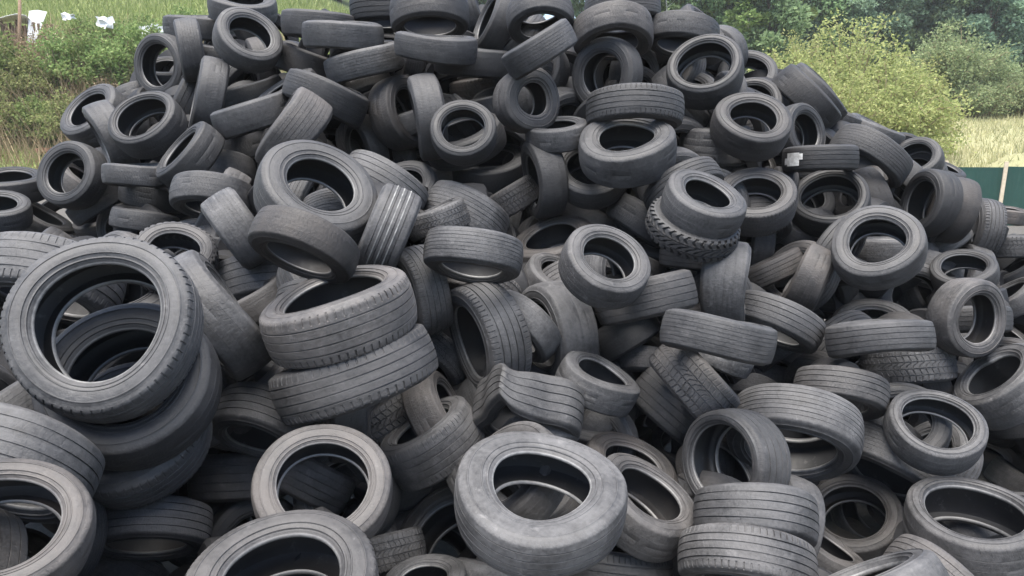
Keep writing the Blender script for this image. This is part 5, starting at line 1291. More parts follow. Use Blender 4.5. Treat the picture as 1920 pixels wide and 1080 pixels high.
((0.485, 7.875, 2.523), (0.333, 0.94, -0.074), 0.578),
((-0.957, 5.836, 0.981), (0.247, 0.207, -0.947), 0.593),
((-3.212, 3.216, 0.049), (0.558, 0.779, 0.286), 0.575),
((-2.443, 5.988, 1.012), (-0.076, -0.456, 0.887), 0.572),
((6.786, 7.351, -0.047), (-0.486, -0.251, 0.837), 0.606),
((-1.73, 3.329, -0.655), (0.595, -0.694, 0.406), 0.591),
((5.004, 7.09, 0.029), (-0.36, -0.913, -0.19), 0.606),
((-2.819, 8.177, 2.38), (0.988, -0.152, -0.032), 0.6),
((-3.181, 5.048, 0.51), (-0.938, 0.331, -0.104), 0.621),
((-3.882, 4.012, 0.244), (0.869, 0.114, -0.482), 0.571),
((-4.359, 5.197, 0.505), (0.518, 0.329, -0.79), 0.608),
((3.397, 5.441, -0.615), (0.704, -0.423, -0.57), 0.576),
((-2.485, 5.417, 0.701), (-0.63, 0.676, -0.384), 0.625),
((1.71, 6.667, 1.136), (-0.163, 0.132, -0.978), 0.625),
((-3.068, 4.111, 0.255), (0.712, -0.186, -0.677), 0.574),
((5.821, 6.485, -0.427), (0.532, -0.684, -0.5), 0.622),
((2.241, 7.998, 2.094), (0.196, 0.947, -0.256), 0.639),
((-1.925, 7.083, 1.536), (-0.595, -0.144, 0.791), 0.638),
((-3.373, 5.5, 0.667), (0.804, 0.148, -0.576), 0.565),
((-0.096, 7.806, 2.202), (0.785, 0.492, -0.377), 0.624),
((-2.848, 7.5, 1.877), (0.522, -0.222, 0.823), 0.565),
((0.018, 7.559, 1.312), (-0.893, -0.398, -0.21), 0.562),
((5.316, 6.381, -0.473), (-0.199, 0.834, -0.515), 0.608),
((2.785, 5.311, -0.497), (0.768, 0.264, 0.583), 0.614),
((-1.392, 7.927, 2.53), (-0.9, 0.43, 0.071), 0.601),
((-3.282, 8.195, 2.116), (-0.986, 0.091, 0.139), 0.613),
((0.642, 7.589, 2.198), (0.462, -0.744, -0.483), 0.629),
((-3.45, 8.583, 2.365), (-0.04, -0.781, -0.623), 0.567),
((6.256, 7.272, -0.082), (0.197, 0.623, 0.757), 0.597),
((-3.614, 5.105, 0.504), (0.232, -0.072, -0.97), 0.592),
((3.708, 7.635, 1.14), (0.581, -0.065, 0.812), 0.579),
((-4.472, 4.737, 0.398), (0.474, -0.828, 0.299), 0.576),
((5.445, 5.882, -0.709), (0.548, 0.551, 0.629), 0.635),
((-0.645, 7.441, 1.767), (0.486, -0.731, -0.478), 0.602),
((-1.177, 4.256, -0.645), (0.685, 0.21, 0.697), 0.597),
((-1.934, 4.941, 0.081), (-0.464, -0.096, 0.881), 0.586),
((1.63, 7.911, 1.817), (-0.921, 0.215, -0.326), 0.635),
((2.332, 8.41, 2.035), (-0.488, 0.234, 0.841), 0.57),
((-0.298, 5.915, 0.522), (-0.906, -0.424, -0.008), 0.623),
((1.831, 5.491, -0.489), (0.199, -0.045, -0.979), 0.57),
((-3.276, 3.507, -0.273), (-0.025, -0.314, 0.949), 0.624),
((-3.692, 4.441, 0.031), (0.26, -0.176, 0.949), 0.585),
((0.547, 5.336, -0.591), (0.564, 0.761, 0.32), 0.637),
((2.948, 6.019, -0.407), (-0.089, -0.364, 0.927), 0.565),
((6.037, 7.831, -0.181), (-0.466, -0.844, 0.267), 0.583),
((-0.362, 5.187, -0.029), (0.527, -0.569, 0.632), 0.579),
((-2.815, 3.189, -0.655), (0.713, 0.479, 0.511), 0.601),
((6.458, 7.078, -0.539), (0.977, -0.146, 0.158), 0.573),
((-3.169, 6.095, 0.65), (0.157, -0.212, -0.964), 0.588),
((-1.386, 6.818, 1.32), (0.625, -0.775, 0.092), 0.628),
((-4.652, 5.573, 0.328), (-0.78, -0.484, 0.395), 0.638),
((-2.972, 5.011, 0.177), (-0.81, -0.447, 0.379), 0.61),
((0.969, 6.339, 0.594), (0.292, -0.656, -0.696), 0.616),
((3.887, 6.671, -0.28), (-0.861, 0.077, 0.503), 0.628),
((-3.328, 4.09, -0.064), (-0.25, -0.896, -0.366), 0.593),
((-4.105, 5.353, 0.269), (-0.183, 0.679, 0.711), 0.614),
((-4.471, 4.846, 0.136), (-0.82, 0.47, 0.327), 0.57),
((-4.001, 6.017, 0.522), (0.671, -0.626, -0.398), 0.58),
((0.242, 7.252, 1.576), (0.453, -0.786, 0.421), 0.566),
((-0.785, 6.337, 0.91), (-0.567, -0.823, -0.033), 0.626),
((-0.175, 5.574, 0.234), (0.412, 0.313, 0.856), 0.639),
((4.367, 8.198, 0.933), (-0.859, 0.376, -0.346), 0.563),
((0.743, 7.89, 2.016), (0.454, 0.031, -0.891), 0.609),
((-0.193, 6.443, 0.941), (0.431, 0.891, 0.144), 0.602),
((5.025, 7.291, -0.189), (-0.663, -0.338, 0.668), 0.571),
((1.825, 8.436, 2.258), (-0.373, 0.915, -0.153), 0.586),
((0.482, 6.249, 0.643), (-0.503, -0.612, -0.611), 0.615),
((1.635, 6.34, 0.379), (0.25, -0.172, -0.953), 0.614),
((6.028, 6.734, -0.705), (0.129, -0.542, -0.83), 0.611),
((-2.226, 5.747, 0.523), (-0.984, -0.18, 0.018), 0.61),
((2.09, 7.105, 0.692), (0.794, 0.607, -0.02), 0.61),
((-2.754, 6.204, 0.752), (-0.462, 0.706, -0.536), 0.627),
((0.019, 4.702, -0.7), (-0.436, -0.29, 0.852), 0.62),
((4.729, 7.888, 0.445), (0.59, 0.157, -0.792), 0.597),
((1.225, 6.057, 0.266), (-0.655, -0.635, -0.409), 0.564),
((4.1, 7.878, 0.752), (0.211, 0.237, -0.948), 0.62),
((-3.179, 5.446, 0.346), (0.682, 0.513, -0.521), 0.603),
((7.171, 7.529, -0.326), (-0.975, -0.174, -0.141), 0.591),
((-0.311, 7.707, 1.97), (-0.32, -0.54, 0.779), 0.565),
((-1.273, 5.156, 0.125), (0.887, 0.436, -0.154), 0.63),
((-2.065, 5.386, 0.324), (0.518, 0.426, -0.742), 0.614),
((3.199, 8.235, 1.539), (-0.153, 0.783, -0.603), 0.611),
((-0.867, 4.911, -0.123), (-0.133, 0.21, -0.969), 0.626),
((-3.032, 7.251, 1.401), (-0.284, 0.051, -0.957), 0.596),
((0.887, 8.292, 2.392), (-0.056, 0.976, -0.211), 0.588),
((1.982, 6.578, 0.469), (-0.149, 0.511, -0.847), 0.624),
((-2.071, 8.148, 2.18), (0.048, -0.812, -0.582), 0.62),
((-1.597, 5.489, 0.362), (0.3, 0.37, 0.879), 0.57),
((3.191, 7.751, 1.097), (0.573, -0.287, -0.767), 0.609),
((-3.523, 6.386, 0.76), (-0.375, 0.136, -0.917), 0.577),
((-3.966, 7.717, 1.478), (0.82, -0.387, -0.422), 0.613),
((-3.912, 4.096, -0.063), (0.86, 0.359, -0.363), 0.635),
((-3.019, 4.489, 0.004), (-0.381, 0.761, -0.526), 0.585),
((5.634, 7.102, -0.528), (0.046, 0.473, -0.88), 0.611),
((1.27, 6.611, 0.751), (-0.703, -0.611, -0.364), 0.636),
((-3.671, 5.579, 0.374), (-0.763, 0.645, 0.028), 0.582),
((-3.087, 7.88, 1.766), (-0.768, -0.345, -0.539), 0.601),
((-1.141, 5.664, 0.441), (-0.123, -0.364, -0.923), 0.597),
((-2.38, 3.446, -0.698), (-0.781, -0.3, -0.548), 0.631),
((-1.242, 8.123, 2.299), (-0.869, 0.417, 0.268), 0.6),
((4.616, 6.749, -0.446), (0.246, 0.101, 0.964), 0.58),
((-2.769, 7.512, 1.596), (-0.74, 0.486, 0.464), 0.618),
((-3.948, 7.45, 1.147), (-0.22, 0.928, 0.3), 0.562),
((-5.37, 5.698, 0.363), (-0.249, -0.242, 0.938), 0.6),
((-2.535, 8.02, 1.983), (-0.432, 0.828, -0.358), 0.632),
((6.642, 7.459, -0.359), (0.159, -0.203, 0.966), 0.621),
((5.427, 7.378, -0.287), (-0.953, 0.272, -0.133), 0.624),
((-3.675, 8.209, 1.844), (0.951, -0.103, 0.291), 0.605),
((2.569, 7.01, 0.635), (-0.926, -0.346, 0.15), 0.581),
((-0.696, 7.872, 2.114), (0.91, -0.04, 0.412), 0.589),
((2.802, 7.417, 0.934), (0.021, 0.965, 0.26), 0.582),
((-2.657, 8.36, 2.22), (-0.922, -0.081, 0.378), 0.624),
((5.223, 6.751, -0.672), (-0.797, 0.139, -0.588), 0.63),
((7.337, 7.893, -0.151), (-0.218, 0.483, 0.848), 0.636),
((0.204, 5.486, 0.074), (-0.326, 0.84, 0.433), 0.613),
((0.714, 6.833, 0.869), (-0.349, 0.894, 0.28), 0.593),
((-4.573, 5.995, 0.448), (0.986, -0.163, -0.024), 0.604),
((-3.192, 8.752, 2.395), (-0.683, 0.29, -0.671), 0.6),
((2.076, 7.435, 1.301), (0.433, 0.744, 0.508), 0.584),
((3.593, 7.518, 0.655), (-0.817, -0.538, 0.209), 0.607),
((-0.666, 6.738, 1.255), (0.633, -0.725, -0.273), 0.569),
((0.448, 5.784, 0.259), (0.87, -0.343, 0.354), 0.623),
((1.385, 8.276, 2.237), (0.719, -0.672, 0.174), 0.638),
((-1.876, 6.357, 0.922), (-0.378, -0.202, -0.904), 0.584),
((-0.706, 5.938, 0.594), (-0.975, -0.081, 0.205), 0.616),
((2.492, 7.59, 1.279), (-0.538, 0.603, -0.589), 0.629),
((-2.556, 4.859, 0.098), (0.223, 0.964, -0.144), 0.634),
((1.227, 7.729, 1.771), (0.243, -0.155, -0.957), 0.574),
((2.751, 7.894, 1.438), (0.891, -0.011, -0.453), 0.563),
((-3.58, 5.028, 0.187), (-0.706, -0.483, 0.518), 0.6),
((0.592, 7.512, 1.723), (-0.974, -0.218, -0.069), 0.613),
((0.442, 8.235, 2.416), (0.218, 0.436, 0.873), 0.606),
((-5.034, 5.41, 0.283), (0.761, -0.265, -0.592), 0.599),
((4.011, 8.275, 1.224), (0.752, 0.226, 0.619), 0.562),
((-2.298, 6.569, 1.035), (-0.756, 0.645, -0.116), 0.606),
((0.132, 6.054, 0.556), (0.781, -0.616, -0.1), 0.611),
((5.014, 7.663, 0.116), (0.83, -0.332, -0.447), 0.635),
((2.754, 8.311, 1.777), (-0.081, -0.317, -0.945), 0.592),
((-2.646, 5.511, 0.391), (-0.04, 0.206, -0.978), 0.584),
((-3.59, 5.997, 0.558), (0.152, -0.641, -0.752), 0.576),
((-1.366, 5.994, 0.677), (0.564, -0.374, -0.736), 0.634),
((-2.16, 6.111, 0.742), (-0.102, 0.747, 0.657), 0.637),
((6.267, 8.2, -0.0), (0.962, -0.272, 0.025), 0.611),
((0.942, 7.37, 1.552), (0.252, -0.089, 0.964), 0.565),
((-3.339, 3.21, -0.554), (0.339, -0.525, -0.781), 0.602),
((1.661, 7.035, 1.033), (-0.175, 0.512, 0.841), 0.629),
((-1.64, 8.105, 2.224), (-0.495, -0.451, 0.743), 0.561),
]

# ------------------------------------------------------------------ tyres
# everything is modelled at outer diameter 1, axis along Z, and scaled per tyre
def prof_tread(s, w):
    """s in -1..1 across the tread and round the shoulders -> (radius, z, normal r, normal z)"""
    a = abs(s)
    sg = 1 if s >= 0 else -1
    if a <= .80:
        t = a / .80
        return .5 - .014 * t ** 2.4, sg * .385 * w * t, 1.0, sg * .1 * t
    t = (a - .80) / .20
    ang = t * R(72)
    rr = .486 - .033 * (1 - math.cos(ang)) / (1 - math.cos(R(72)))
    zz = .385 * w + .085 * w * math.sin(ang) / math.sin(R(72))
    return rr, sg * zz, math.cos(ang), sg * math.sin(ang)

PATTERNS = {
    # circumferential grooves (centre, half width, depth), lateral pitches, lateral depth, land share, lateral zones, skew, shoulder zone?
    'r': ([(-.56, .026, 1), (-.19, .028, 1), (.19, .028, 1), (.56, .026, 1)], 0, 0, 0, [], 0, .0135),
    'z': ([(-.66, .016, .5), (-.44, .02, .8), (-.22, .016, .5), (0, .02, .7), (.22, .016, .5), (.44, .02, .8), (.66, .016, .5)], 0, 0, 0, [], 0, .008),
    's': ([(-.42, .016, .35), (.0, .014, .25), (.42, .016, .35)], 0, 0, 0, [], 0, .006),
    'b': ([(-.50, .034, 1), (-.17, .03, .9), (.17, .03, .9), (.50, .034, 1)], 62, .8, .74, [(.62, .93)], .0, .0125),
    'c': ([(-.58, .036, 1), (-.20, .034, 1), (.20, .034, 1), (.58, .036, 1)], 48, .9, .72, [(.24, .54), (.62, .92), (0, .16)], .022, .014),
    'k': ([(-.33, .06, 1), (.33, .06, 1)], 36, 1.0, .56, [(0, .27), (.39, 1.0)], .05, .03),
}

def tread_mesh(pat, w):
    grooves, npitch, lat, land, zones, skew, depth = PATTERNS[pat]
    S = {-1.0, -.94, -.88, -.84, -.80, .80, .84, .88, .94, 1.0, -.7, .7, -.3, .3, 0.0}
    gd = {}
    for c, hw, dp in grooves:
        S = {s for s in S if abs(s - c) > hw * 1.3}
        for s, v in ((c - hw, 0), (c - hw * .6, dp), (c + hw * .6, dp), (c + hw, 0)):
            gd[round(s, 4)] = v
            S.add(round(s, 4))
    if npitch:
        for a, b in zones:
            for e, i in ((a, 1), (b, -1)):
                if 0 < e < 1:
                    for sg in (-1, 1):
                        S.add(round(sg * e, 4))
                        S.add(round(sg * (e + i * .03), 4))
    S = sorted(S)
    if npitch:
        us, lt = [], []
        for k in range(npitch):
            for f_, v in ((0, 0), (land, 0), (land + .06, 1), (.94, 1)):
                us.append((k + f_) / npitch)
                lt.append(v)
    else:
        us = [k / 120 for k in range(120)]
        lt = [0] * 120
    V, Fc = [], []
    ns = len(S)
    stag = random.Random(7)
    for u, l_ in zip(us, lt):
        for s in S:
            r_, z_, nr, nz = prof_tread(s, w)
            d_ = gd.get(s, 0.0)
            if npitch and l_:
                a_ = abs(s)
                for za, zb in zones:
                    lo = za + .03 - 1e-6 if za > 0 else -1
                    hi = zb - .03 + 1e-6 if zb < 1 else 2
                    if lo <= a_ <= hi:
                        d_ = max(d_, lat)
            th = 2 * math.pi * u
            if skew:
                th += skew * math.sin(s * 7.0) + (.5 * 2 * math.pi / npitch if (s > 0 and pat in 'ck') else 0)
            # uneven wear: the grooves all but vanish in places
            d_ *= .62 + .38 * math.sin(2 * th + s * 1.5 + npitch) * math.sin(3 * th + 1.3) if pat != 'k' else 1
            wv = .0016 * math.sin(3 * th + s * 2) + .0012 * math.sin(7 * th)
            rr_ = r_ - nr * d_ * depth + wv * (1 - min(1, d_))
            zz_ = z_ - nz * d_ * depth
            if abs(s) == 1.0:
                rr_ = r_
            V.append((rr_ * math.cos(th), rr_ * math.sin(th), zz_))
    nu = len(us)
    for i in range(nu):
        j = (i + 1) % nu
        for k in range(ns - 1):
            Fc.append((i * ns + k, j * ns + k, j * ns + k + 1, i * ns + k + 1))
    return mesh_np('tread_' + pat, V, Fc, M_TREAD, True, 32)

def revolve(name, prof, mat, seg=96, sharp=40):
    V, Fc = [], []
    m = len(prof)
    for i in range(seg):
        th = 2 * math.pi * i / seg
        for r_, z_ in prof:
            V.append((r_ * math.cos(th), r_ * math.sin(th), z_))
    for i in range(seg):
        j = (i + 1) % seg
        for k in range(m - 1):
            Fc.append((i * m + k, j * m + k, j * m + k + 1, i * m + k + 1))
    return mesh_np(name, V, Fc, mat, True, sharp)

def wall_profile(w, h, sg):
    rb = h / 2
    r0 = .453
    hs = r0 - rb
    out = []
    for t, zz in ((0, .470), (.06, .482), (.12, .490), (.14, .502), (.17, .503), (.19, .492), (.34, .499), (.48, .502), (.60, .494), (.615, .505), (.65, .504), (.67, .484),
                  (.76, .468), (.79, .464), (.805, .476), (.86, .474), (.88, .448), (.94, .434), (.955, .424), (1.0, .415)):
        out.append((r0 - hs * t, sg * zz * w))
    return out if sg > 0 else out[::-1]

def bead_profile(w, h, sg):
    rb = h / 2
    out = [(rb, .415 * w), (rb - .005, .405 * w), (rb - .0085, .388 * w), (rb - .0085, .365 * w), (rb - .004, .345 * w), (rb + .006, .335 * w)]
    out = [(a, sg * b) for a, b in out]
    return out if sg > 0 else out[::-1]

def inner_profile(w, h):
    rb = h / 2
    half = [(rb + .006, .335), (rb + .022, .372), (rb + .05, .42), ((rb + .46) / 2, .452), (.43, .44), (.458, .395), (.468, .31), (.471, .15)]
    pts = [(a, b * w) for a, b in half] + [(.472, 0)] + [(a, -b * w) for a, b in half[::-1]]
    return pts

CACHE = {}
def cached(key, fn):
    if key not in CACHE:
        CACHE[key] = fn()
    return CACHE[key]

WQ = (.28, .34, .40, .47, .56)
HQ = (.51, .57, .60, .62, .66, .71)
def near(v, q):
    return min(q, key=lambda a: abs(a - v))

def part_meshes(pat, w, h):
    """[(part name, mesh)] shared between tyres of one build"""
    return [('tread', cached(('t', pat, w), lambda: tread_mesh(pat, w))),
            ('sidewall', cached(('w', w, h, 1), lambda: revolve('sidewall', wall_profile(w, h, 1), M_WALL))),
            ('sidewall', cached(('w', w, h, -1), lambda: revolve('sidewall', wall_profile(w, h, -1), M_WALL))),
            ('bead', cached(('b', w, h, 1), lambda: revolve('bead', bead_profile(w, h, 1), M_BEAD, 80))),
            ('bead', cached(('b', w, h, -1), lambda: revolve('bead', bead_profile(w, h, -1), M_BEAD, 80))),
            ('inner_liner', cached(('i', w, h), lambda: revolve('inner_liner', inner_profile(w, h), M_INNER, 72)))]

def warp_mesh(me, fn):
    m = me.copy()
    n = len(m.vertices)
    co = np.empty(n * 3, np.float32)
    m.vertices.foreach_get('co', co)
    m.vertices.foreach_set('co', fn(co.reshape(n, 3)).astype(np.float32).ravel())
    m.update()
    return m

def polar(c):
    return np.hypot(c[:, 0], c[:, 1]), np.arctan2(c[:, 1], c[:, 0]), c[:, 2]

def unpolar(r, t, z):
    return np.stack([r * np.cos(t), r * np.sin(t), z], 1)

def warp_kidney(c):
    r, t, z = polar(c)
    k = 1 - .34 * np.exp(-(t / .42) ** 2) + .04 * np.cos(2 * t)
    return unpolar(r * k, t, z * (1 + .25 * np.exp(-(t / .5) ** 2)))

def warp_fold(c):
    r, t, z = polar(c)
    k = 1 + .26 * np.exp(-np.abs(t) / .16) - .17 * np.exp(-((np.abs(t) - .8) / .42) ** 2)
    z2 = z * (1 - .35 * np.exp(-np.abs(t) / .25)) - .05 * np.tanh(t / .12) * np.exp(-(t / .9) ** 2)
    return unpolar(r * k, t, z2)

def warp_crumple(c):
    r, t, z = polar(c)
    k = 1 + .05 * np.sin(2 * t + .6) + .015 * np.sin(5 * t) - .04 * np.exp(-((t - .5) / .3) ** 2)
    return unpolar(r * k, t, z + .05 * np.sin(2 * t + 1) + .012 * np.sin(7 * t))

WARPS = {'kidney': warp_kidney, 'fold': warp_fold, 'crumple': warp_crumple}

def soft_warp(seed):
    rg = random.Random(seed)
    a = [rg.uniform(-1, 1) for _ in range(6)]
    def fn(c):
        r, t, z = polar(c)
        k = 1 + .022 * a[0] * np.cos(2 * t + a[1] * 3) + .014 * a[2] * np.sin(3 * t + a[3])
        return unpolar(r * k, t, z * (1 + .10 * a[4] * np.cos(t + a[5] * 3)) + .02 * a[1] * np.sin(2 * t + 2 * a[4]))
    return fn

def basis(nrm, xdir=None):
    n = Vector(nrm).normalized()
    if xdir is None:
        xdir = Vector((random.uniform(-1, 1), random.uniform(-1, 1), random.uniform(-1, 1)))
    x = (xdir - n * xdir.dot(n)).normalized()
    return Matrix((x, n.cross(x), n)).transposed()

GROUP = 'old tyres thrown on the heap'
XDIR = {'c40': (.75, 0, -.65), 'd27': (-.2, -.1, 1), 'd37': (-.6, -.2, .7), 'c13': (-.85, -.65, .25)}
M_STICK = plain('sticker_paper', (.82, .82, .80), (.40, .39, .37), 16, .7, .1)
M_CHALK = plain('chalky_dust', (.34, .34, .33), (.09, .09, .09), 9, .9, .2)

def arc_patch(r_, t0, t1, z0, z1, mat, name, n=10, th=.003):
    V, Fc = [], []
    for i in range(n + 1):
        t = t0 + (t1 - t0) * i / n
        for rr_, z_ in ((r_, z0), (r_ + th, z0), (r_ + th, z1), (r_, z1)):
            V.append((rr_ * math.cos(t), rr_ * math.sin(t), z_))
    for i in range(n):
        for k in range(4):
            Fc.append((i * 4 + k, i * 4 + (k + 1) % 4, (i + 1) * 4 + (k + 1) % 4, (i + 1) * 4 + k))
    Fc += [(0, 1, 2, 3), (n * 4 + 3, n * 4 + 2, n * 4 + 1, n * 4)]
    return mesh_np(name, V, Fc, mat, False)

def build_tyres():
    random.seed(11)
    for idx, (tid, P, N, D, w, h, pat, sh, br, extra, label) in enumerate(TYRES):
        wq, hq = near(w, WQ), near(h, HQ)
        xd = Vector(XDIR[tid]) if tid in XDIR else None
        m = basis(N, xd)
        root = link('tyre', None)
        root.empty_display_size = .1
        tag(root, label, 'tyre', GROUP)
        ox = 1 + random.uniform(-.025, .025)
        sc = Matrix.Diagonal((D * ox, D / ox, D * w / wq)).to_4x4()
        root.matrix_world = Matrix.Translation(Vector(P)) @ m.to_4x4() @ sc
        color = (sh, br, random.random(), 1)
        var = 0 if tid in ('c13', 'd10') else idx % 5
        for name, me in part_meshes(pat, wq, hq):
            if extra:
                me = cached((extra, me.name), lambda: warp_mesh(me, WARPS[extra]))
            elif var:
                me = cached(('soft', var, me.name), lambda: warp_mesh(me, soft_warp(var)))
            o = link(name, me, root)
            o.color = color
        if tid == 'd10':
            for zz in (-.17, .0, .17):
                link('pale_stripe', revolve('pale_stripe', [(.488, (zz - .016) * wq), (.5035, (zz - .013) * wq), (.5035, (zz + .013) * wq), (.488, (zz + .016) * wq)], M_CHALK, 120), root)
        if tid == 'c13':
            st = link('sticker', arc_patch(.5045, .04, .46, -.22 * wq, .30 * wq, M_STICK, 'sticker'), root)
            link('torn_piece', arc_patch(.505, .44, .58, -.02 * wq, .24 * wq, M_STICK, 'torn_piece'), st)
            link('torn_piece', arc_patch(.5053, -.06, .07, -.18 * wq, .06 * wq, M_STICK, 'torn_piece'), st)
    # tyres buried deeper, of which only scraps show in the gaps
    joined = {}
    for i, (P, N, D, label) in enumerate(BURIED):
        pat = 'srz'[i % 3]
        if pat not in joined:
            V, Fc, mi = [], [], []
            mats = [M_TREAD, M_WALL, M_BEAD, M_INNER]
            for name, me in part_meshes(pat, .34, .62):
                b = len(V)
                V += [v.co.copy() for v in me.vertices]
                for p in me.polygons:
                    Fc.append(tuple(b + q for q in p.vertices))
                    mi.append(mats.index(me.materials[0]))
            jm = mesh_np('buried_tyre', V, Fc, mats, True, 36)
            jm.polygons.foreach_set('material_index', mi)
            joined[pat] = jm
        o = link('tyre', joined[pat])
        tag(o, label, 'tyre', 'tyres half buried in the heap')
        o.matrix_world = Matrix.Translation(Vector(P)) @ basis(N).to_4x4() @ Matrix.Diagonal((D, D, D)).to_4x4()
        o.color = (random.uniform(.2, .5), random.choice((0, 0, .15)), random.random(), 1)

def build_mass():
    """the tyres far inside the heap, joined into one mass"""
    prof = [(.456, .477), (.31, .415), (.30, .36), (.33, .40), (.44, .44), (.468, .3), (.47, 0), (.468, -.3), (.44, -.44), (.33, -.40), (.30, -.36), (.31, -.415), (.456, -.477), (.49, -.40), (.50, 0), (.49, .40)]
    seg, V, Fc = 28, [], []
    m = len(prof)
    random.seed(4)
    for P, N, D in MASS:
        mt = basis(N) * D
        b = len(V)
        for i in range(seg):
            th = 2 * math.pi * i / seg
            for r_, z_ in prof:
                V.append(Vector(P) + mt @ Vector((r_ * math.cos(th), r_ * math.sin(th), z_ * .34)))
        for i in range(seg):
            j = (i + 1) % seg
            for k in range(m):
                Fc.append((b + i * m + k, b + j * m + k, b + j * m + (k + 1) % m, b + i * m + (k + 1) % m))
    o = link('buried_tyres', mesh_np('buried_tyres', V, Fc, plain('shade_dark_rubber', (.010, .010, .011), (.028, .028, .03), 5, .6, .2), True, 40), kind='stuff')  # darker than the other rubber: shade of the deep gaps painted in
    o['label'] = 'mass of tyres deep inside the heap, shade put into their dark colour'

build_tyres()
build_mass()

# ------------------------------------------------------------------ vegetation
RNG = np.random.default_rng(21)
M_BARK = plain('bark', (.055, .04, .028), (.13, .105, .08), 14, .95, .6)
M_BIRCH = plain('pale_bark', (.42, .40, .36), (.62, .60, .55), 9, .85, .3)
M_TWIG = plain('twig', (.16, .12, .07), (.30, .24, .15), 20, .9, .2)
M_LEAF_GREEN = leaf_mat('leaf_green', (.08, .125, .04), (.17, .23, .08), (.30, .35, .15), .42)
M_LEAF_YELLOW = leaf_mat('leaf_yellow_green', (.19, .24, .085), (.34, .38, .15), (.50, .51, .24), .5)
M_LEAF_OLIVE = leaf_mat('leaf_olive', (.13, .17, .085), (.23, .28, .14), (.35, .39, .21), .45)
M_LEAF_DARK = leaf_mat('leaf_dark', (.10, .165, .115), (.19, .275, .185), (.29, .39, .26), .45)  # dark and mid leaves paled: distance haze and brightness put into their colour
M_LEAF_MID = leaf_mat('leaf_mid', (.11, .175, .095), (.20, .29, .15), (.32, .42, .22), .45)
M_LEAF_BRAMBLE = leaf_mat('leaf_bramble', (.09, .115, .045), (.20, .235, .09), (.35, .37, .17), .42)
M_GRASS = leaf_mat('grass_green', (.14, .19, .06), (.24, .29, .11), (.37, .39, .19))
M_DRY = leaf_mat('grass_dry', (.21, .22, .11), (.36, .33, .19), (.47, .42, .28))
M_STALK = leaf_mat('dead_stalk', (.16, .12, .07), (.27, .21, .13), (.42, .34, .22), .2)

def leaf_quads(pos, size, up_bias=.5, out=None, aspect=.55):
    """one bent-free leaf quad (a rhombus) per position"""
    n = len(pos)
    a = RNG.normal(size=(n, 3))
    if out is not None:
        a += out * .8
    a /= np.linalg.norm(a, axis=1, keepdims=True)
    nn = RNG.normal(size=(n, 3))
    nn[:, 2] += up_bias
    b = np.cross(nn, a)
    b /= np.maximum(np.linalg.norm(b, axis=1, keepdims=True), 1e-6)
    s = (size * RNG.uniform(.6, 1.3, n))[:, None]
    L, W = a * s, b * s * aspect * .5
    V = np.stack([pos, pos + L * .45 + W, pos + L, pos + L * .45 - W], 1).reshape(-1, 3)
    return V

def shrub_meshes(height, spread, shoots, leaf, per, mat, droop=.25, stem_mat=None, seed=0):
    """many arching shoots from one base, leaves all along them"""
    rg = random.Random(seed)
    sv, sf, lp, lo = [], [], [], []
    for _ in range(shoots):
        az_, rad = rg.uniform(0, 2 * math.pi), spread * math.sqrt(rg.random())
        hh = height * rg.uniform(.4, 1.22) * (1 - .35 * (rad / spread) ** 2)
        b0 = Vector((math.cos(az_) * rad * .25, math.sin(az_) * rad * .25, 0))
        tip = Vector((math.cos(az_) * rad, math.sin(az_) * rad, hh))
        pts = []
        for i in range(6):
            t = i / 5
            p = b0.lerp(tip, t)
            p.z = hh * (1 - (1 - t) ** 1.7) - droop * hh * t ** 3 * (rad / spread)
            p += Vector((rg.gauss(0, .04), rg.gauss(0, .04), 0)) * spread * t
            pts.append(p)
        tube(sv, sf, pts, [.018 * (1 - .8 * i / 5) * (height / 2) ** .5 for i in range(6)], 4)
        for k in range(per):
            t = rg.uniform(.22, 1.0)
            i = min(4, int(t * 5))
            p = pts[i].lerp(pts[i + 1], t * 5 - i)
            j = Vector((rg.gauss(0, 1), rg.gauss(0, 1), rg.gauss(0, .8))) * .085 * height ** .5
            lp.append(p + j)
            lo.append(j.normalized())
    lp, lo = np.array(lp), np.array(lo)
    tone = RNG.beta(2, 2, len(lp))
    crown = quads_np('foliage', leaf_quads(lp, leaf, .6, lo), len(lp), mat, tone)
    return crown, mesh_np('stems', sv, sf, stem_mat or M_TWIG)

def shrub(base, crown, stems, label, group, scale=1.0, rz=0.0, name='shrub', cat='shrub'):
    r_ = link(name, None)
    r_.empty_display_size = .2
    r_.location = base
    r_.rotation_euler.z = rz
    r_.scale = (scale, scale, scale)
    tag(r_, label, cat, group)
    link('foliage', crown, r_)
    link('stems', stems, r_)
    return r_

def on_ground(px, py, d):
    """the ground point under pixel (px, py) at about depth d"""
    p = at(px, py, d)
    return Vector((p.x, p.y, ground_z(p.x, p.y)))

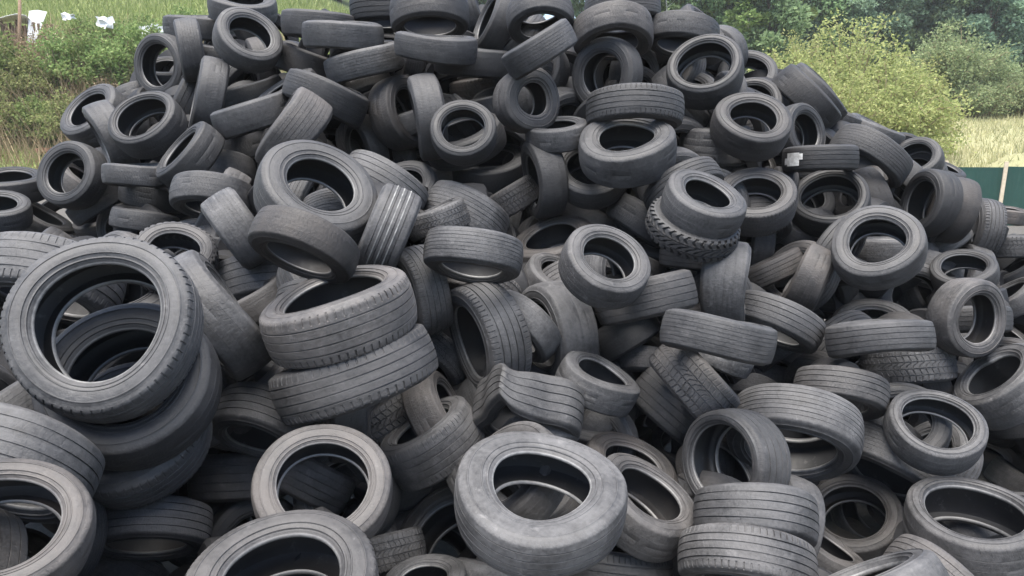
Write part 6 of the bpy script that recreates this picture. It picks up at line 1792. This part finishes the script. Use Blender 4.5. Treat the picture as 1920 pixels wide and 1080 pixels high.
def tree_meshes(height, crown_r, crown_base, n_blob, leaf, n_leaf, mat, trunk_r, bark, seed, conic=False):
    rg = random.Random(seed)
    tv, tf = [], []
    pts = [Vector((rg.gauss(0, .05) * i, rg.gauss(0, .05) * i, height * .92 * i / 6)) for i in range(7)]
    tube(tv, tf, pts, [trunk_r * (1 - .82 * i / 6) for i in range(7)], 8)
    blobs = []
    for k in range(n_blob):
        t = rg.random()
        z = crown_base + (height - crown_base) * t
        rad = crown_r * ((1 - t) ** .8 if conic else math.sin(math.pi * min(1, .12 + t * .86)) ** .7)
        a = rg.uniform(0, 2 * math.pi)
        q = rad * math.sqrt(rg.random()) * .85
        c = Vector((math.cos(a) * q, math.sin(a) * q, z))
        br = crown_r * rg.uniform(.2, .38) * (.6 if conic else 1)
        blobs.append((c, br))
        zt = max(crown_base * .7, c.z - q * .7)
        i = min(5, int(zt / (height * .92) * 6))
        tube(tv, tf, [pts[i], pts[i].lerp(c, .5) + Vector((0, 0, -.08 * q)), c], [trunk_r * .3, trunk_r * .18, trunk_r * .06], 5)
    per = n_leaf // n_blob
    P_, O_, tn = [], [], []
    for c, br in blobs:
        d_ = RNG.normal(size=(per, 3))
        d_ /= np.linalg.norm(d_, axis=1, keepdims=True)
        rr_ = br * RNG.uniform(.35, 1.08, per) ** .6
        d2 = d_ * rr_[:, None] * np.array([1, 1, .75 if not conic else .5])
        P_.append(np.array(c)[None] + d2)
        O_.append(d_)
        tn.append(np.clip(rg.uniform(.25, .75) + RNG.normal(0, .16, per), 0, 1))
    P_, O_, tn = np.concatenate(P_), np.concatenate(O_), np.concatenate(tn)
    crown = quads_np('crown', leaf_quads(P_, leaf, 1.3, O_, .6), len(P_), mat, tn)
    return crown, mesh_np('trunk', tv, tf, bark)

def tree(base, crown, trunk, label, group, scale=1.0, rz=0.0, name='tree'):
    r_ = link(name, None)
    r_.location = base
    r_.rotation_euler.z = rz
    r_.scale = (scale, scale, scale * random.uniform(.9, 1.12))
    tag(r_, label, 'tree', group)
    link('crown', crown, r_)
    link('trunk', trunk, r_)
    return r_

def blades(name, centres, h, w_, mat, kind_name, lean=.35):
    n = len(centres)
    az_ = RNG.uniform(0, 2 * np.pi, n)
    t = np.stack([np.cos(az_), np.sin(az_), np.zeros(n)], 1)
    ln = RNG.normal(0, lean, (n, 3))
    ln[:, 2] = 1
    hh = (h * RNG.uniform(.5, 1.3, n))[:, None]
    tip = centres + ln * hh
    mid = centres + ln * hh * .5 - np.array([0, 0, 0])
    ww = (w_ * RNG.uniform(.6, 1.3, n))[:, None]
    V = np.stack([centres - t * ww * .5, centres + t * ww * .5, tip + t * ww * .12, tip - t * ww * .12], 1).reshape(-1, 3)
    return quads_np(name, V, n, mat, RNG.beta(2, 2, n))

def scatter(n, fx, jitter=0):
    out = []
    for _ in range(n):
        x, y = fx()
        out.append((x, y, ground_z(x, y) - .03))
    return np.array(out)

def build_vegetation():
    random.seed(5)
    U = random.uniform
    # --- the overgrown bank beside the heap
    kinds = [shrub_meshes(1.7, 1.25, 60, .12, 80, M_LEAF_GREEN, .3, seed=1),
             shrub_meshes(1.4, 1.4, 60, .11, 80, M_LEAF_BRAMBLE, .5, seed=2),
             shrub_meshes(2.1, 1.1, 56, .115, 84, M_LEAF_GREEN, .2, seed=3)]
    bank = [  # pixel x, pixel y of the base, depth, kind, scale, label
        (20, 262, 30.5, 1, 1.0, 'low bramble at the left edge above the grass verge'),
        (75, 268, 30.2, 0, .8, 'small leafy bush above the grass verge, below the leaning sticks'),
        (130, 262, 30.3, 1, 1.0, 'bramble clump just behind the leaning bank-side tyre'),
        (15, 205, 32.6, 0, 1.1, 'yellowish green bush at the left edge under the wood stack'),
        (70, 210, 32.4, 1, 1.0, 'tangled bramble at the foot of the two leaning sticks'),
        (125, 190, 33.0, 2, 1.0, 'tall dark bush half way up the bank beside the sticks'),
        (185, 195, 32.8, 0, 1.1, 'leafy bush half way up the bank above the leaning tyre'),
        (235, 200, 32.6, 2, 1.1, 'dense bush on the bank behind the hoop-like skyline tyre'),
        (290, 180, 33.5, 0, 1.1, 'bush on the bank nearest the crest, behind the hoop'),
        (138, 135, 35.2, 1, 1.0, 'bramble right under the white hanging sheet'),
        (165, 120, 35.6, 2, 1.1, 'dark bush at the bank top beside the white hanging sheet'),
        (215, 125, 35.4, 0, 1.15, 'bright leafy bush at the bank top with white scraps above'),
        (262, 125, 35.6, 2, 1.1, 'bush at the bank top below the white tarpaulin scrap'),
        (310, 120, 36.0, 1, 1.2, 'bramble at the bank top where it meets the crest'),
        (355, 110, 36.5, 0, 1.2, 'bush at the bank top mostly hidden by the crest tyres'),
    ]
    for px, py, d, k, s_, lb in bank:
        p = on_ground(px, py, d)
        shrub(p - Vector((0, 0, .1)), *kinds[k], lb, 'bushes on the overgrown bank', s_ * (1.25 if d < 34.5 else .95), U(0, 6.3))
    dead = shrub_meshes(1.6, 1.0, 90, .10, 22, M_STALK, .35, seed=8)
    for px, py, d, s_, lb in ((100, 118, 34.6, 1.15, 'brown dead brush below the white hanging sheet'), (148, 112, 34.9, 1.0, 'brown dead brush at the bank top between two green bushes'),
                              (55, 128, 34.3, 1.0, 'brown dead brush in front of the covered wood stack'), (210, 215, 31.8, .9, 'brown dead brush behind the leaning bank-side tyre'), (20, 175, 33.4, .9, 'brown dead brush at the left edge half way up the bank')):
        shrub(on_ground(px, py, d) - Vector((0, 0, .1)), *dead, lb, 'dead brush on the bank', s_, U(0, 6.3), 'dead_brush', 'brush')
    # stalks and grass on the bank
    c = scatter(9000, lambda: (U(-27, -9), U(26.6, 37)))
    link('bank_grass', blades('bank_grass', c, .42, .045, M_GRASS, ''), kind='stuff')['label'] = 'green grass and weeds growing on the bank'
    c = scatter(7000, lambda: (U(-27, -10), U(28.5, 38.5)))
    link('dead_stalks', blades('dead_stalks', c, 1.5, .035, M_STALK, '', .45), kind='stuff')['label'] = 'dry stalks standing among the bank bushes'
    c = scatter(26000, lambda: (U(-44, -8), U(37, 62)))
    link('hill_grass', blades('hill_grass', c, .5, .10, M_GRASS, ''), kind='stuff')['label'] = 'bright grass on the slope above the bank'

    # --- yellow-green and olive shrubs behind the fence side
    yel = [shrub_meshes(3.4, 1.9, 100, .105, 150, M_LEAF_YELLOW, .25, seed=11), shrub_meshes(2.8, 2.1, 100, .105, 150, M_LEAF_YELLOW, .4, seed=12)]
    olv = [shrub_meshes(3.2, 1.7, 100, .12, 120, M_LEAF_OLIVE, .2, seed=13)]
    pale = [shrub_meshes(1.6, 1.5, 60, .11, 80, M_LEAF_OLIVE, .4, seed=14)]
    right = [
        (1455, 190, 33, yel[1], 1.0, 'yellow-green bush rising just behind the skyline ring'),
        (1500, 160, 38, yel[0], .95, 'pale yellow-green bush behind, furthest along the wood edge'),
        (1590, 240, 33, yel[0], 1.12, 'tall feathery yellow-green bush in the middle of the clump'),
        (1560, 260, 29, yel[1], .9, 'golden bush at the front of the clump, behind the bald tyre back'),
        (1650, 262, 30, yel[1], 1.0, 'broad golden-green bush beside the dry field'),
        (1700, 258, 32, yel[0], .78, 'bright yellow-green bush at the field edge of the clump'),
        (1520, 235, 31, yel[1], .8, 'leafy yellow-green bush low behind the heap skyline'),
        (1790, 195, 45, olv[0], 1.15, 'rounded olive-green bush standing above the dry field'),
        (1735, 190, 47, olv[0], .85, 'greyish olive bush between the golden clump and the rounded one'),
        (1850, 200, 46, olv[0], .8, 'smaller olive bush on the far side of the rounded one'),
        (1885, 205, 44, pale[0], 1.2, 'low pale bush at the right edge of the dry field'),
        (1830, 205, 43, pale[0], 1.0, 'low pale bush at the foot of the rounded olive bush'),
        (1935, 205, 43, pale[0], 1.3, 'low pale bush cut by the right picture edge'),
    ]
    for px, py, d, k, s_, lb in right:
        p = on_ground(px, py, d)
        shrub(p - Vector((0, 0, .1)), *k, lb, 'bushes between the heap and the wood', s_ * 1.42, U(0, 6.3))
    c = scatter(42000, lambda: (U(9, 46), U(21.5, 52)))
    link('field_grass', blades('field_grass', c, .30, .05, M_DRY, ''), kind='stuff')['label'] = 'dry straw-coloured grass of the field behind the fence'

    # --- the wood on the hillside
    tk = [tree_meshes(11, 2.7, 2.2, 38, .32, 12500, M_LEAF_DARK, .2, M_BARK, 31),
          tree_meshes(10, 3.0, 1.6, 40, .32, 12500, M_LEAF_MID, .2, M_BARK, 32),
          tree_meshes(13, 2.2, 1.5, 46, .30, 12000, M_LEAF_DARK, .2, M_BARK, 33, True),
          tree_meshes(10, 2.0, 3.5, 24, .34, 4200, M_LEAF_GREEN, .11, M_BIRCH, 34)]
    wood = []
    kind_words = ['dark broad-crowned tree', 'mid-green round-crowned tree', 'dark conifer', 'pale-trunked birch']
    for i in range(17):
        wood.append((1440 + i * 34 + U(-8, 8), 62 + U(-2, 3), (0, 2, 0, 1, 0, 1)[i % 6]))
    for i in range(15):
        wood.append((1420 + i * 40 + U(-9, 9), 74 + U(-2, 3), (2, 0, 1)[i % 3]))
    for i in range(9):
        wood.append((1180 + i * 36 + U(-8, 8), 58 + U(-3, 3), (3, 1, 3)[i % 3]))
    for i in range(7):
        wood.append((1170 + i * 48 + U(-8, 8), 68 + U(-3, 3), (1, 0)[i % 2]))
    place = {}
    for j, (px, d, k) in enumerate(wood):
        p = on_ground(px, 150, d)
        place.setdefault(k, []).append((px, d, p))
    for k, lst in place.items():
        lst.sort(key=lambda a: (a[1] > 66, a[0]))
        for row, rowname in ((False, 'front row of the wood'), (True, 'back row of the wood')):
            sub = [a for a in lst if (a[1] > 66) == row]
            for q, (px, d, p) in enumerate(sub):
                nth = ('first', 'second', 'third', 'fourth', 'fifth', 'sixth', 'seventh', 'eighth', 'ninth', 'tenth', 'eleventh', 'twelfth', 'thirteenth', 'fourteenth')[q]
                lb = '%s, %s of its kind from left in the %s' % (kind_words[k], nth, rowname)
                tree(p - Vector((0, 0, .2)), *tk[k], lb, 'trees of the hillside wood', U(.85, 1.1), U(0, 6.3))
    # distant trees behind the bank
    bt = [(520, 66), (640, 64), (760, 66), (880, 64), (1000, 66), (1100, 64)]
    for q, (px, d) in enumerate(bt):
        p = on_ground(px, 60, d)
        nth = ('first', 'second', 'third', 'fourth', 'fifth', 'sixth')[q]
        tree(p - Vector((0, 0, .2)), *tk[1], 'light green tree on the slope above the bank, %s from the left' % nth, 'trees above the bank', U(.8, 1.0), U(0, 6.3))

build_vegetation()

# ------------------------------------------------------------------ green sheet fence
M_SHEET = plain('green_sheet', (.010, .045, .035), (.02, .066, .05), 1.3, .55, .1, .4)
M_POST = plain('fence_post_wood', (.52, .43, .30), (.66, .56, .42), 12, .85, .3)

def build_fence():
    root = link('fence', None)
    A, B = Vector((11.7, 20.4, 0)), Vector((18.0, 18.6, 0))
    B = A + (B - A) * 1.7
    A2 = A - (B - A).normalized() * 9.0
    dirv = (B - A).normalized()
    L = (B - A2).length
    root.location = A2
    tag(root, 'green metal sheet fence with pale wooden posts below the dry field', 'fence')
    step, n = 1.42, int(L / 1.42)
    o0 = (A - A2).length % step
    z_top = 1.02
    rot = Matrix.Rotation(math.atan2(dirv.y, dirv.x), 3, 'Z')
    # one corrugated sheet mesh
    V, Fc = [], []
    m = 72
    for i in range(m + 1):
        x = (i / m - .5) * (step - .006)
        y = .004 * math.sin(i / m * step / .10 * 2 * math.pi)
        for z in (-1.75, 0.0):
            for t in (-.002, .002):
                V.append((x, y + t, z))
    for i in range(m):
        a, b = i * 4, (i + 1) * 4
        Fc += [(a, b, b + 2, a + 2), (a + 1, a + 3, b + 3, b + 1), (a + 2, b + 2, b + 3, a + 3), (a, a + 1, b + 1, b)]
    Fc += [(0, 2, 3, 1), (m * 4, m * 4 + 1, m * 4 + 3, m * 4 + 2)]
    sheet = mesh_np('sheet', V, Fc, M_SHEET, True, 35)
    pv, pf = [], []
    box(pv, pf, (0, 0, -.86), (.085, .06, 1.86))
    post = mesh_np('post', pv, pf, M_POST, False)
    rv, rf = [], []
    box(rv, rf, (0, 0, 0), (step - .09, .04, .07))
    rail = mesh_np('rail', rv, rf, M_POST, False)
    rg = random.Random(3)
    for i in range(n):
        c = dirv * (o0 + i * step)
        s_ = link('sheet', sheet, root)
        s_.matrix_local = Matrix.Translation(c + dirv * step * .5 + Vector((0, 0, z_top + rg.uniform(-.03, .03)))) @ rot.to_4x4() @ Matrix.Rotation(rg.uniform(-.008, .008), 4, 'Y')
        p_ = link('post', post, root)
        p_.matrix_local = Matrix.Translation(c + rot @ Vector((0, -.055, 0)) + Vector((0, 0, z_top + .06 + rg.uniform(-.02, .03)))) @ rot.to_4x4() @ Matrix.Rotation(rg.uniform(-.02, .02), 4, 'Y')
        for zz in (-.35, -1.35):
            r_ = link('rail', rail, root)
            r_.matrix_local = Matrix.Translation(c + dirv * step * .5 + rot @ Vector((0, .05, 0)) + Vector((0, 0, z_top + zz))) @ rot.to_4x4()

build_fence()

# ------------------------------------------------------------------ wood stack, sticks and scraps on the bank
M_WOOD = plain('weathered_wood', (.11, .07, .045), (.24, .17, .115), 18, .9, .4)
M_PALEWOOD = plain('bleached_stick', (.36, .29, .2), (.5, .42, .31), 16, .9, .3)
M_WHITE = plain('white_sheeting', (.72, .73, .74), (.82, .82, .82), 5, .55, .15)
M_BRICK = plain('broken_brick', (.34, .17, .12), (.42, .24, .17), 22, .9, .4)

def sheet_mesh(pts_grid, th=.02, mat=None):
    """a thin solid sheet from a grid of points"""
    ny, nx = len(pts_grid), len(pts_grid[0])
    V = [Vector(p) for row in pts_grid for p in row]
    V += [v - Vector((0, 0, th)) for v in V[:]]
    o_ = nx * ny
    Fc = []
    for j in range(ny - 1):
        for i in range(nx - 1):
            q = (j * nx + i, j * nx + i + 1, (j + 1) * nx + i + 1, (j + 1) * nx + i)
            Fc += [q, tuple(o_ + a for a in q[::-1])]
    rim = [i for i in range(nx)] + [j * nx + nx - 1 for j in range(1, ny)] + [(ny - 1) * nx + i for i in range(nx - 2, -1, -1)] + [j * nx for j in range(ny - 2, 0, -1)]
    for a, b in zip(rim, rim[1:] + rim[:1]):
        Fc.append((b, a, o_ + a, o_ + b))
    return mesh_np('sheeting', V, Fc, mat or M_WHITE, True, 40)

def build_scraps():
    rg = random.Random(9)
    # stack of split wood under sheeting, at the top of the bank
    base = on_ground(30, 110, 35.6)
    root = link('wood_stack', None)
    root.location = base
    tag(root, 'stack of brown split wood with a white sheeting cover at the bank top', 'wood stack')
    top = at(30, 34, 35.6).z - base.z
    log_v, log_f = [], []
    tube(log_v, log_f, [(0, 0, 0), (.02, .01, .5), (0, 0, 1.0)], [.07, .075, .06], 7)
    log = mesh_np('log', log_v, log_f, M_WOOD, True, 40)
    for row in range(2):
        for i in range(24):
            l_ = link('log', log, root)
            l_.location = (-1.6 + i * .145 + rg.uniform(-.03, .03), row * .3, rg.uniform(-.15, .1) + (top - 1.55))
            l_.rotation_euler = (rg.uniform(-.08, .08), rg.uniform(-.14, .14), rg.uniform(0, 6))
            l_.scale = (1, 1, rg.uniform(1.15, 1.42))
    grid = [[(-2.0 + i * .42 + 0, -.35 + j * .35, top + .10 * math.sin(i * 1.3 + j) - .06 * j) for i in range(8)] for j in range(4)]
    link('cover', sheet_mesh(grid), root)
    hang = at(72, 28, 35.2) - base
    g2 = [[(hang.x + (i - 1) * (.42 - .06 * j) - .10 * j, hang.y - .05 * j, hang.z + .18 - .36 * j + .05 * math.sin(i * 2)) for i in range(3)] for j in range(5)]
    link('hanging_flap', sheet_mesh(g2), root)
    # post in front
    pv, pf = [], []
    a, b = at(32, 118, 34.5), at(37, -12, 34.5)
    o0 = Vector((a.x, a.y, ground_z(a.x, a.y) - .1))
    tube(pv, pf, [(0, 0, 0), (b - o0) * .5 + Vector((.03, 0, 0)), b - o0], [.09, .08, .065], 8)
    po = link('post', mesh_np('wooden_post', pv, pf, M_WOOD))
    po.name = 'wooden_post'
    po.location = o0
    tag(po, 'upright brown wooden post before the covered wood stack', 'post')
    # two leaning sticks
    for (x0, y0, x1, y1), lb in (((55, 190, 104, 62), 'longer pale dead stick leaning up the bank'), ((92, 128, 119, 68), 'shorter pale dead stick beside the longer leaning one')):
        a, b = at(x0, y0, 32.0), at(x1, y1, 33.2)
        sv, sf = [], []
        tube(sv, sf, [(0, 0, 0), (b - a) * .5 + Vector((.06, 0, .05)), b - a], [.045, .04, .022], 6)
        s_ = link('stick', mesh_np('stick', sv, sf, M_PALEWOOD))
        s_.location = a
        tag(s_, lb, 'stick', 'sticks leaning on the bank')
    # white scraps on the bank top
    for (px, py, wd, ht), lb in (((128, 30, .5, .25), 'crumpled white scrap beside the covered wood stack'), ((198, 42, .75, .42), 'white plastic scrap caught on the bank-top bushes'),
                                 ((292, 58, 1.5, .5), 'white tarpaulin piece on the bank top near the crest')):
        p = at(px, py, 33.9)
        g = [[(wd * (i / 5 - .5) + rg.uniform(-.05, .05), rg.uniform(-.12, .12), ht * (.5 - j / 3) + rg.uniform(-.07, .07)) for i in range(6)] for j in range(4)]
        s_ = link('plastic_scrap', sheet_mesh(g, .015))
        s_.location = p
        tag(s_, lb, 'scrap', 'white scraps on the bank')
    # broken bricks near the verge
    bv, bf = [], []
    box(bv, bf, (0, 0, .05), (.24, .12, .10))
    bm_ = mesh_np('brick', bv, bf, M_BRICK, False)
    for q, (px, py) in enumerate(((72, 240), (80, 243), (90, 241), (97, 238), (84, 236))):
        p = on_ground(px, py, 29.3)
        s_ = link('brick', bm_)
        s_.location = p + Vector((0, 0, .12))
        s_.scale = (1.6, 1.6, 1.6)
        s_.rotation_euler = (rg.uniform(-.4, .4), rg.uniform(-.4, .4), rg.uniform(0, 3))
        tag(s_, 'broken red brick, %s of five lying on the grass verge' % ('first', 'second', 'fourth', 'fifth', 'third')[q], 'brick', 'broken bricks on the verge')
    # pale path at the foot of the bank
    V, Fc = [], []
    for i in range(31):
        x = -30 + i * .8
        for y in (24.2, 26.6):
            V.append((x, y, ground_z(x, y) + .004))
    for i in range(30):
        Fc.append((i * 2, i * 2 + 2, i * 2 + 3, i * 2 + 1))
    link('path', mesh_np('path', V, Fc, plain('pale_concrete', (.42, .41, .38), (.55, .54, .50), 3, .9, .2)), kind='structure')

build_scraps()


# ------------------------------------------------------------------ summer haze
def build_haze():
    V, Fc = [], []
    box(V, Fc, (0, 140, 16.5), (530, 372, 39))
    k = NT('haze_air')
    vp = k.n('ShaderNodeVolumePrincipled')
    vp.inputs['Color'].default_value = (.95, .97, 1.0, 1)
    vp.inputs['Density'].default_value = .0005
    k.l(vp.outputs[0], k.out.inputs['Volume'])
    o = link('haze', mesh_np('haze', V, Fc, k.m, False), kind='stuff')
    o['label'] = 'thin pale haze filling the air over the valley'

build_haze()
